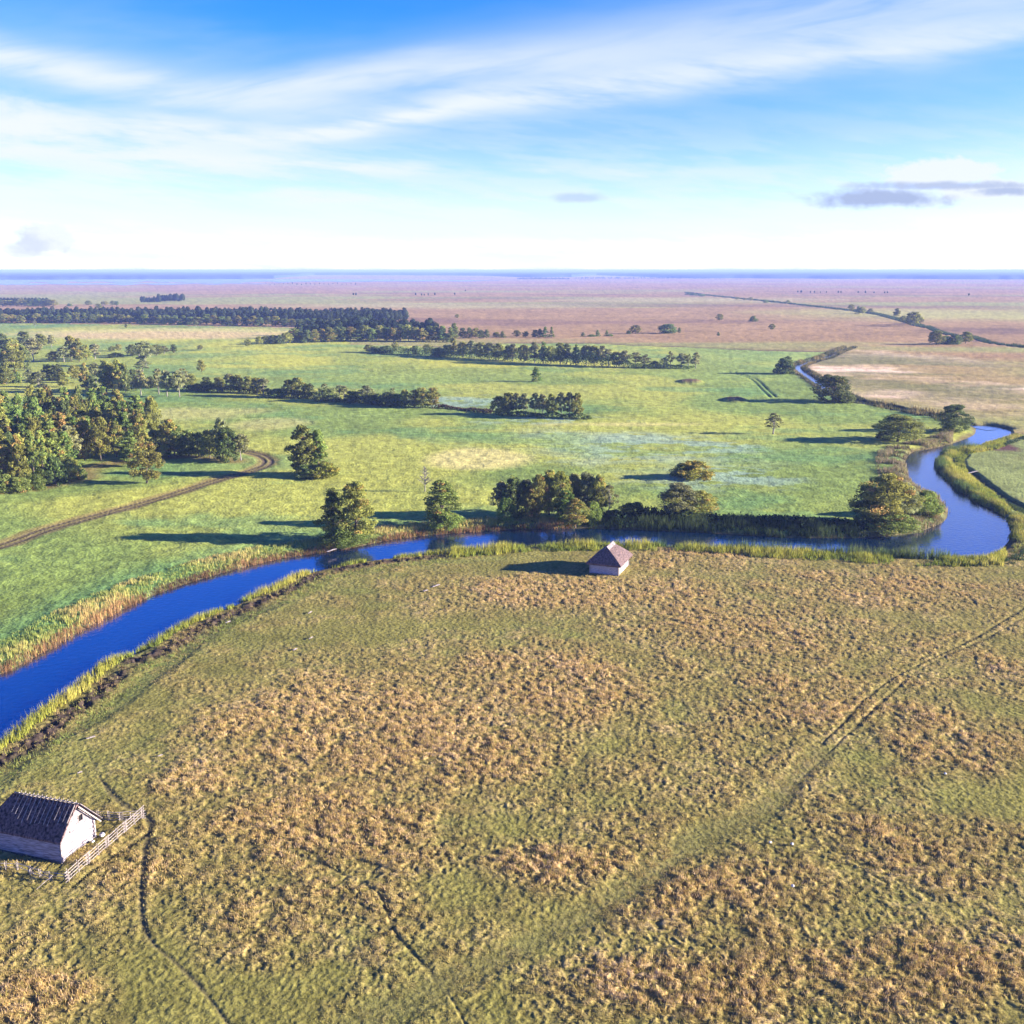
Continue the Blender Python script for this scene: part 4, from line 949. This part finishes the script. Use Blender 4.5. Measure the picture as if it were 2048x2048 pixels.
# ------------------------------------------------------------------ fences
def fence(pts, nr_, hgt, step, label, lean=.0, rails_over=True, sag=.0, name='pole_fence'):
    P = [Vector((*p, 0)) for p in pts]; e = bpy.data.objects.new(name, None); C.objects.link(e); e.location = P[0]; setp(e, label, 'fence')
    r = random.Random(len(pts)*3+nr_)
    for i in range(len(P)-1):
        d = P[i+1]-P[i]; L = d.length; n = max(1, round(L/step)); dn = d.normalized(); nn = Vector((-dn.y, dn.x, 0))
        for k in range(n+(1 if i == len(P)-2 else 0)):
            q = P[i]+d*(k/n)-P[0]
            for s in (-1, 1):
                m = MB(); b_ = q+nn*.07*s; m.tube([b_-Vector((0, 0, .1)), b_+Vector((r.uniform(-.05, .05)+lean*s, r.uniform(-.05, .05), hgt*r.uniform(.95, 1.2)))], [.035, .026], 5); m.obj('post', M_RAIL, e)
        for j in range(nr_):
            k = 0
            while k < n:
                k2 = min(n, k+2); z = hgt*(.2+.78*j/max(nr_-1, 1))
                a = P[i]+d*(k/n)-dn*.35-P[0]+Vector((0, 0, z-.05-r.uniform(0, sag))); b_ = P[i]+d*(k2/n)+dn*.3-P[0]+Vector((0, 0, z+.09-r.uniform(0, sag)))
                m = MB(); m.tube([a, (a+b_)/2+nn*r.uniform(-.02, .02), b_], [.034, .03, .024], 5); m.obj('rail', M_RAIL, e); k += 2
    return e
fence(GL([(137, 1764), (286, 1636)]), 4, 1.1, 1.3, 'straight pale pole fence with four rails right of the barn')
fence(GL([(284, 1638), (240, 1643), (196, 1641), (160, 1634)]), 4, .95, 1.2, 'low grey pole fence running left behind the barn', sag=.1)
fence(GL([(136, 1763), (100, 1762), (62, 1750), (36, 1741), (-10, 1741), (-60, 1738)]), 3, .8, 1.1, 'sagging dark pole fence curving in front of the barn', sag=.22)
def pole(p0, p1, z1, label, name='pole', rad=.035):
    a = Vector((*G(*p0), .02)); x, y = G(p1[0], p1[1], z1); b_ = Vector((x, y, z1)); m = MB(); m.tube([a-a, (b_-a)*.5+Vector((0, 0, .03)), b_-a], [rad, rad*.9, rad*.6], 6)
    o = m.obj(name, M_RAIL, None, tuple(a)); setp(o, label, 'pole')
pole((71, 1781), (104, 1752), .8, 'long thin pole leaning against the sagging fence before the barn')

# ------------------------------------------------------------------ driftwood, boards and stones lying about
def lying(px, py, dx, dy, label, wd=.16, group=None, name='plank', cat='plank', mat=M_RIDGE):
    a = Vector((*G(px-dx, py-dy), 0)); b_ = Vector((*G(px+dx, py+dy), 0)); d = b_-a
    m = MB(); m.box((0, 0, .0), (d.length, wd, .07), d, (-d.y, d.x, 0)); m.tube([d*-.1+Vector((0, 0, .05)), d*.35+Vector((0, 0, .06))], [.035, .025], 5)
    o = m.obj(name, mat, None, ((a.x+b_.x)/2, (a.y+b_.y)/2, .26)); setp(o, label, cat, group)
lying(182, 1479, 9, -2.5, 'white weathered plank lying on the grass above the barn')
lying(160, 1549, 5, -1.5, 'short pale stick lying just above the barn roof ridge', .08, name='stick', cat='stick')
lying(321, 1515, 5, -1.5, 'thin pale stick lying right of the narrow sunken path', .07, name='stick', cat='stick')
lying(456, 1247, 5, -1.8, 'small pale board near the muddy river bank at left', .2)
lying(590, 1302, 4, -2, 'small pale board in the open grass below the muddy bank', .2)
lying(620, 1228, 4, -2, 'pale stick in the grass below the yellow reeds', .15, name='stick', cat='stick')
lying(872, 1174, 7, -2.5, 'pale board lying in the grass left of the hut shadow', .3)
lying(851, 1184, 4, -1.2, 'shorter pale board just below the board left of the hut shadow', .3)
lying(622, 1229+50, 4, -2, 'pale stick lying in the olive grass far below the yellow reeds', .12, name='stick', cat='stick')
lying(1945, 946, 10, -2.4, 'white log lying on the bank of the small right hand field', .5, name='log', cat='log')
lying(663, 1103, 9, -3, 'pale board at the foot of the bank under the leafy tree pair', .35)
def stone(px, py, s, label, mat=M_STONE):
    x, y = G(px, py); me = bpy.data.meshes.new('stone'); bm = bmesh.new(); bmesh.ops.create_icosphere(bm, subdivisions=2, radius=s); r = random.Random(int(px))
    for v_ in bm.verts: v_.co *= r.uniform(.8, 1.15); v_.co.z *= .65
    bm.to_mesh(me); bm.free(); me.materials.append(mat); setp(link('stone', me, None, (x, y, .28)), label, 'stone')
stone(1585, 1777, .16, 'lone white stone in the lower right pasture')
stone(1540, 1690, .15, 'left white stone of the pair in the right pasture')
stone(1584, 1693, .15, 'right white stone of the pair in the right pasture')
stone(1890, 1552, .14, 'small white stone beside the reddish patch at right')
stone(1500, 1404, .13, 'small pale stone left of the two dark wheel ruts')
stone(205, 1675, .26, 'pale rock in the yard between barn and pole fence')
stone(186, 1688, .16, 'small pale rock near the corner of the barn gable')

# ------------------------------------------------------------------ haze
M = bpy.data.materials.new('haze'); M.use_nodes = True; nt = M.node_tree; nt.nodes.clear()
o_ = N(nt, 'ShaderNodeOutputMaterial'); pv = N(nt, 'ShaderNodeVolumePrincipled')
pv.inputs['Color'].default_value = (.33, .46, .95, 1); pv.inputs['Density'].default_value = 1.15e-4; pv.inputs['Anisotropy'].default_value = 0.0
nt.links.new(pv.outputs[0], o_.inputs['Volume'])
hz = MB(); hz.box((0, 0, (56-3.5)/2), (150000, 150000, 59.5)); ho = hz.obj('haze', M); setp(ho, 'pale blue haze over the whole plain', 'haze', kind='stuff')

# ------------------------------------------------------------------ sky, sun
ELEV, AZ = radians(14), radians(94)
W = bpy.data.worlds.new('World'); sc.world = W; W.use_nodes = True; nt = W.node_tree; bg = nt.nodes['Background']
sky = N(nt, 'ShaderNodeTexSky', sky_type='NISHITA'); sky.sun_disc = False; sky.sun_elevation = ELEV; sky.sun_rotation = AZ; sky.air_density = 1.0; sky.dust_density = .6; sky.ozone_density = 2.0
tc = N(nt, 'ShaderNodeTexCoord'); sx = N(nt, 'ShaderNodeSeparateXYZ'); nt.links.new(tc.outputs['Generated'], sx.inputs[0])
def MA(op, a, b_=None, c=None):
    n = N(nt, 'ShaderNodeMath', operation=op)
    for i, q in enumerate((a, b_, c)):
        if q is None: continue
        if isinstance(q, (int, float)): n.inputs[i].default_value = q
        else: nt.links.new(q, n.inputs[i])
    return n.outputs[0]
def MRn(v_, a, b_, c=0, d=1, smooth=True):
    n = N(nt, 'ShaderNodeMapRange'); n.interpolation_type = 'SMOOTHSTEP' if smooth else 'LINEAR'
    nt.links.new(v_, n.inputs[0])
    for i, q in enumerate((a, b_, c, d)): n.inputs[i+1].default_value = q
    return n.outputs[0]
def ramp(v_, stops):
    r = N(nt, 'ShaderNodeValToRGB'); el = r.color_ramp.elements
    while len(el) < len(stops): el.new(.5)
    for e_, (p, c) in zip(el, stops): e_.position = p; e_.color = (*c, 1)
    nt.links.new(v_, r.inputs[0]); return r.outputs[0]
yy_ = MA('MAXIMUM', sx.outputs[1], .02)
# u, v: bearing and height of a sky direction (tangents), as on a map of the sky to the north
U = MA('DIVIDE', sx.outputs[0], yy_); Vv = MA('DIVIDE', sx.outputs[2], yy_)
el_ = MA('ARCSINE', sx.outputs[2])
t_el = MRn(el_, 0, 1.0, 0, 1, False)
TINT = [(0.0, (1.5, 1.6, 1.7)), (.03, (.70, .80, 1.2)), (.065, (.53, .63, 1.22)), (.12, (.34, .47, 1.35)), (.20, (.12, .37, 1.35)), (.27, (.035, .30, 1.25)), (.42, (.002, .20, 1.0)), (.7, (.03, .13, .42)), (1.0, (.08, .16, .36))]
tint = ramp(t_el, TINT)
mt = N(nt, 'ShaderNodeMix', data_type='RGBA', blend_type='MULTIPLY'); mt.inputs[0].default_value = 1
nt.links.new(sky.outputs[0], mt.inputs[6]); nt.links.new(tint, mt.inputs[7])
# clouds
cv = N(nt, 'ShaderNodeCombineXYZ'); nt.links.new(U, cv.inputs[0]); nt.links.new(Vv, cv.inputs[1])
def noise2(sx_, sy_, rot=0, detail=6, rough=.55, off=0, dist=0):
    mp = N(nt, 'ShaderNodeMapping'); mp.inputs['Rotation'].default_value = (0, 0, rot); mp.inputs['Scale'].default_value = (1, 1, 1); mp.inputs['Location'].default_value = (off, off, 0)
    nt.links.new(cv.outputs[0], mp.inputs[0]); m2 = N(nt, 'ShaderNodeMapping'); m2.inputs['Scale'].default_value = (sx_, sy_, 1); nt.links.new(mp.outputs[0], m2.inputs[0])
    n = N(nt, 'ShaderNodeTexNoise'); n.inputs['Scale'].default_value = 1; n.inputs['Detail'].default_value = detail; n.inputs['Roughness'].default_value = rough; n.inputs['Distortion'].default_value = dist
    nt.links.new(m2.outputs[0], n.inputs['Vector']); return n.outputs[0]
nA = noise2(5, 34, -.16, 4, .62, 0, .4); nB = noise2(3, 16, -.05, 4, .55, 3); nC = noise2(9, 60, .1, 4, .6, 7)
nD = noise2(30, 48, 0, 4, .6, 2)
warp = MA('MULTIPLY', MA('SUBTRACT', nB, .5), .05)
def curve(pts, v_=U, a=-.6, b_=.6):
    n = N(nt, 'ShaderNodeFloatCurve'); mr = MRn(v_, a, b_, 0, 1, False); nt.links.new(mr, n.inputs['Value']); cm_ = n.mapping.curves[0]
    P = [((x-a)/(b_-a), y) for x, y in pts]
    cm_.points[0].location = P[0]; cm_.points[1].location = P[-1]
    for p in P[1:-1]: cm_.points.new(*p)
    n.mapping.update(); return n.outputs[0]
def uv(px, py):
    xc = (px-1024)/F; yc = (1024-py)/F; d = (xc, CP+yc*SP, -SP+yc*CP); return d[0]/d[1], d[2]/d[1]
def band(pts, wts, amp, nz, lo=.35, hi=.7):
    """cirrus band following a line in the sky: pts (px,py), wts band half width"""
    Pc = [uv(*p) for p in pts]; c = curve(Pc); w_ = curve([(p[0], w) for p, w in zip(Pc, wts)])
    am = curve([(p[0], q) for p, q in zip(Pc, amp)])
    d = MA('DIVIDE', MA('SUBTRACT', MA('ADD', Vv, warp), c), w_); g = MA('EXPONENT', MA('MULTIPLY', MA('MULTIPLY', d, d), -1))
    return MA('MULTIPLY', MA('MULTIPLY', g, am), MRn(nz, lo, hi))
b1 = band([(-200, 70), (0, 115), (250, 165), (480, 192), (700, 178), (900, 140), (1150, 110), (1450, 75), (1750, 20), (2100, -40)], [.022, .018, .018, .016, .019, .02, .022, .03, .036, .04], [.75, .85, .9, .85, .8, .7, .62, .55, .55, .5], nA, .05, .62)
b2 = band([(-100, 250), (300, 256), (600, 262), (800, 236), (950, 205), (1150, 175), (1450, 140), (1700, 100), (2100, 50)], [.02, .012, .012, .011, .015, .017, .017, .015, .015], [.6, .85, .9, .95, .9, .75, .75, .7, .5], nC, .10, .60)
b3 = band([(-100, 300), (200, 305), (500, 325), (800, 340), (1200, 355), (2100, 380)], [.03, .03, .018, .008, .006, .006], [.9, .9, .9, .75, .4, .1], nC, .2, .62)
b4 = band([(-100, 250), (60, 250), (150, 262), (300, 262), (2100, 262)], [.03, .02, .014, .01, .01], [.7, .8, .4, .1, 0], nD, .25, .6)
b5 = band([(-100, 395), (300, 395), (700, 398), (900, 402), (2100, 410)], [.012, .01, .006, .006, .006], [.7, .6, .7, .2, .1], nC, .2, .6)
b6 = band([(-100, 40), (300, 90), (800, 120), (1300, 60), (2100, 30)], [.03, .04, .035, .04, .05], [.25, .32, .3, .35, .35], nB, .3, .75)
low = MA('MULTIPLY', MRn(Vv, .19, .01), MA('ADD', MRn(nB, .3, .72, .05, .5), MRn(nC, .40, .60, 0, .46)))
cl = b1
for q in (b2, b3, b4, b5, b6, low): cl = MA('SUBTRACT', MA('ADD', cl, q), MA('MULTIPLY', cl, q))
def blob(px, py, wx, wy, nz, lo, hi, edge=.35):
    u0, v0 = uv(px, py); du = wx/F; dv = wy/F
    a = MA('DIVIDE', MA('SUBTRACT', U, u0), du); b_ = MA('DIVIDE', MA('SUBTRACT', Vv, v0), dv)
    r2 = MA('SQRT', MA('ADD', MA('MULTIPLY', a, a), MA('MULTIPLY', b_, b_)))
    return MRn(MA('ADD', r2, MA('MULTIPLY', MA('SUBTRACT', nz, .5), 2.2)), 1+edge, 1-edge)
white = MA('MAXIMUM', blob(1880, 352, 110, 32, nD, 0, 1), MA('MAXIMUM', blob(85, 478, 60, 34, nD, 0, 1), blob(1980, 380, 160, 20, nD, 0, 1)))
cl = MA('MAXIMUM', cl, MA('MULTIPLY', white, .95))
grey = MA('MAXIMUM', MA('MAXIMUM', blob(1760, 397, 115, 17, nD, 0, 1, .5), MA('MULTIPLY', blob(1900, 372, 170, 8, nD, 0, 1, .5), .8)), MA('MAXIMUM', MA('MULTIPLY', blob(55, 492, 42, 30, nD, 0, 1, .5), .38), MA('MULTIPLY', blob(2010, 382, 60, 9, nD, 0, 1, .5), .9)))
grey = MA('MAXIMUM', grey, MA('MULTIPLY', blob(190, 511, 150, 12, nD, 0, 1, .6), .25))
grey = MA('MAXIMUM', grey, MA('MULTIPLY', blob(1155, 396, 40, 8, nD, 0, 1, .6), .5))
mc = N(nt, 'ShaderNodeMix', data_type='RGBA'); nt.links.new(cl, mc.inputs[0]); nt.links.new(mt.outputs[2], mc.inputs[6])
CLOUD = N(nt, 'ShaderNodeRGB'); CLOUD.outputs[0].default_value = (2.3, 2.45, 2.6, 1)
nt.links.new(CLOUD.outputs[0], mc.inputs[7])
mg_ = N(nt, 'ShaderNodeMix', data_type='RGBA'); nt.links.new(grey, mg_.inputs[0]); nt.links.new(mc.outputs[2], mg_.inputs[6]); mg_.inputs[7].default_value = (1.15, 1.4, 2.1, 1)
nt.links.new(mg_.outputs[2], bg.inputs['Color']); bg.inputs['Strength'].default_value = .095
sd = bpy.data.lights.new('sun', 'SUN'); sd.energy = 5; sd.angle = radians(.53); sd.color = (1, .9, .76)
so = bpy.data.objects.new('sun', sd); C.objects.link(so)
D = Vector((cos(ELEV)*sin(AZ), cos(ELEV)*cos(AZ), sin(ELEV))); so.rotation_euler = D.to_track_quat('Z', 'Y').to_euler(); so.location = D*100

# ------------------------------------------------------------------ camera
cd = bpy.data.cameras.new('camera'); cam = bpy.data.objects.new('camera', cd); C.objects.link(cam); sc.camera = cam
cam.location = (0, 0, CH); cam.rotation_euler = (pi/2-PT, 0, 0); cd.sensor_width = 36; cd.lens = 36*F/2048; cd.clip_start = .5; cd.clip_end = 200000
sc.render.engine = 'CYCLES'; sc.render.resolution_x = 1024; sc.render.resolution_y = 1024
sc.view_settings.view_transform = 'Standard'; sc.view_settings.look = 'None'; sc.view_settings.exposure = 2.07; sc.view_settings.gamma = 1
sc.cycles.max_bounces = 4; sc.cycles.diffuse_bounces = 1; sc.cycles.glossy_bounces = 3; sc.cycles.transmission_bounces = 3; sc.cycles.volume_bounces = 0; sc.cycles.transparent_max_bounces = 6
print('trees', NTREE)

for o in bpy.data.objects:
    if o.get('label') and len(o['label'].replace('-', ' ').split()) > 16: print('LONG', o['label'])
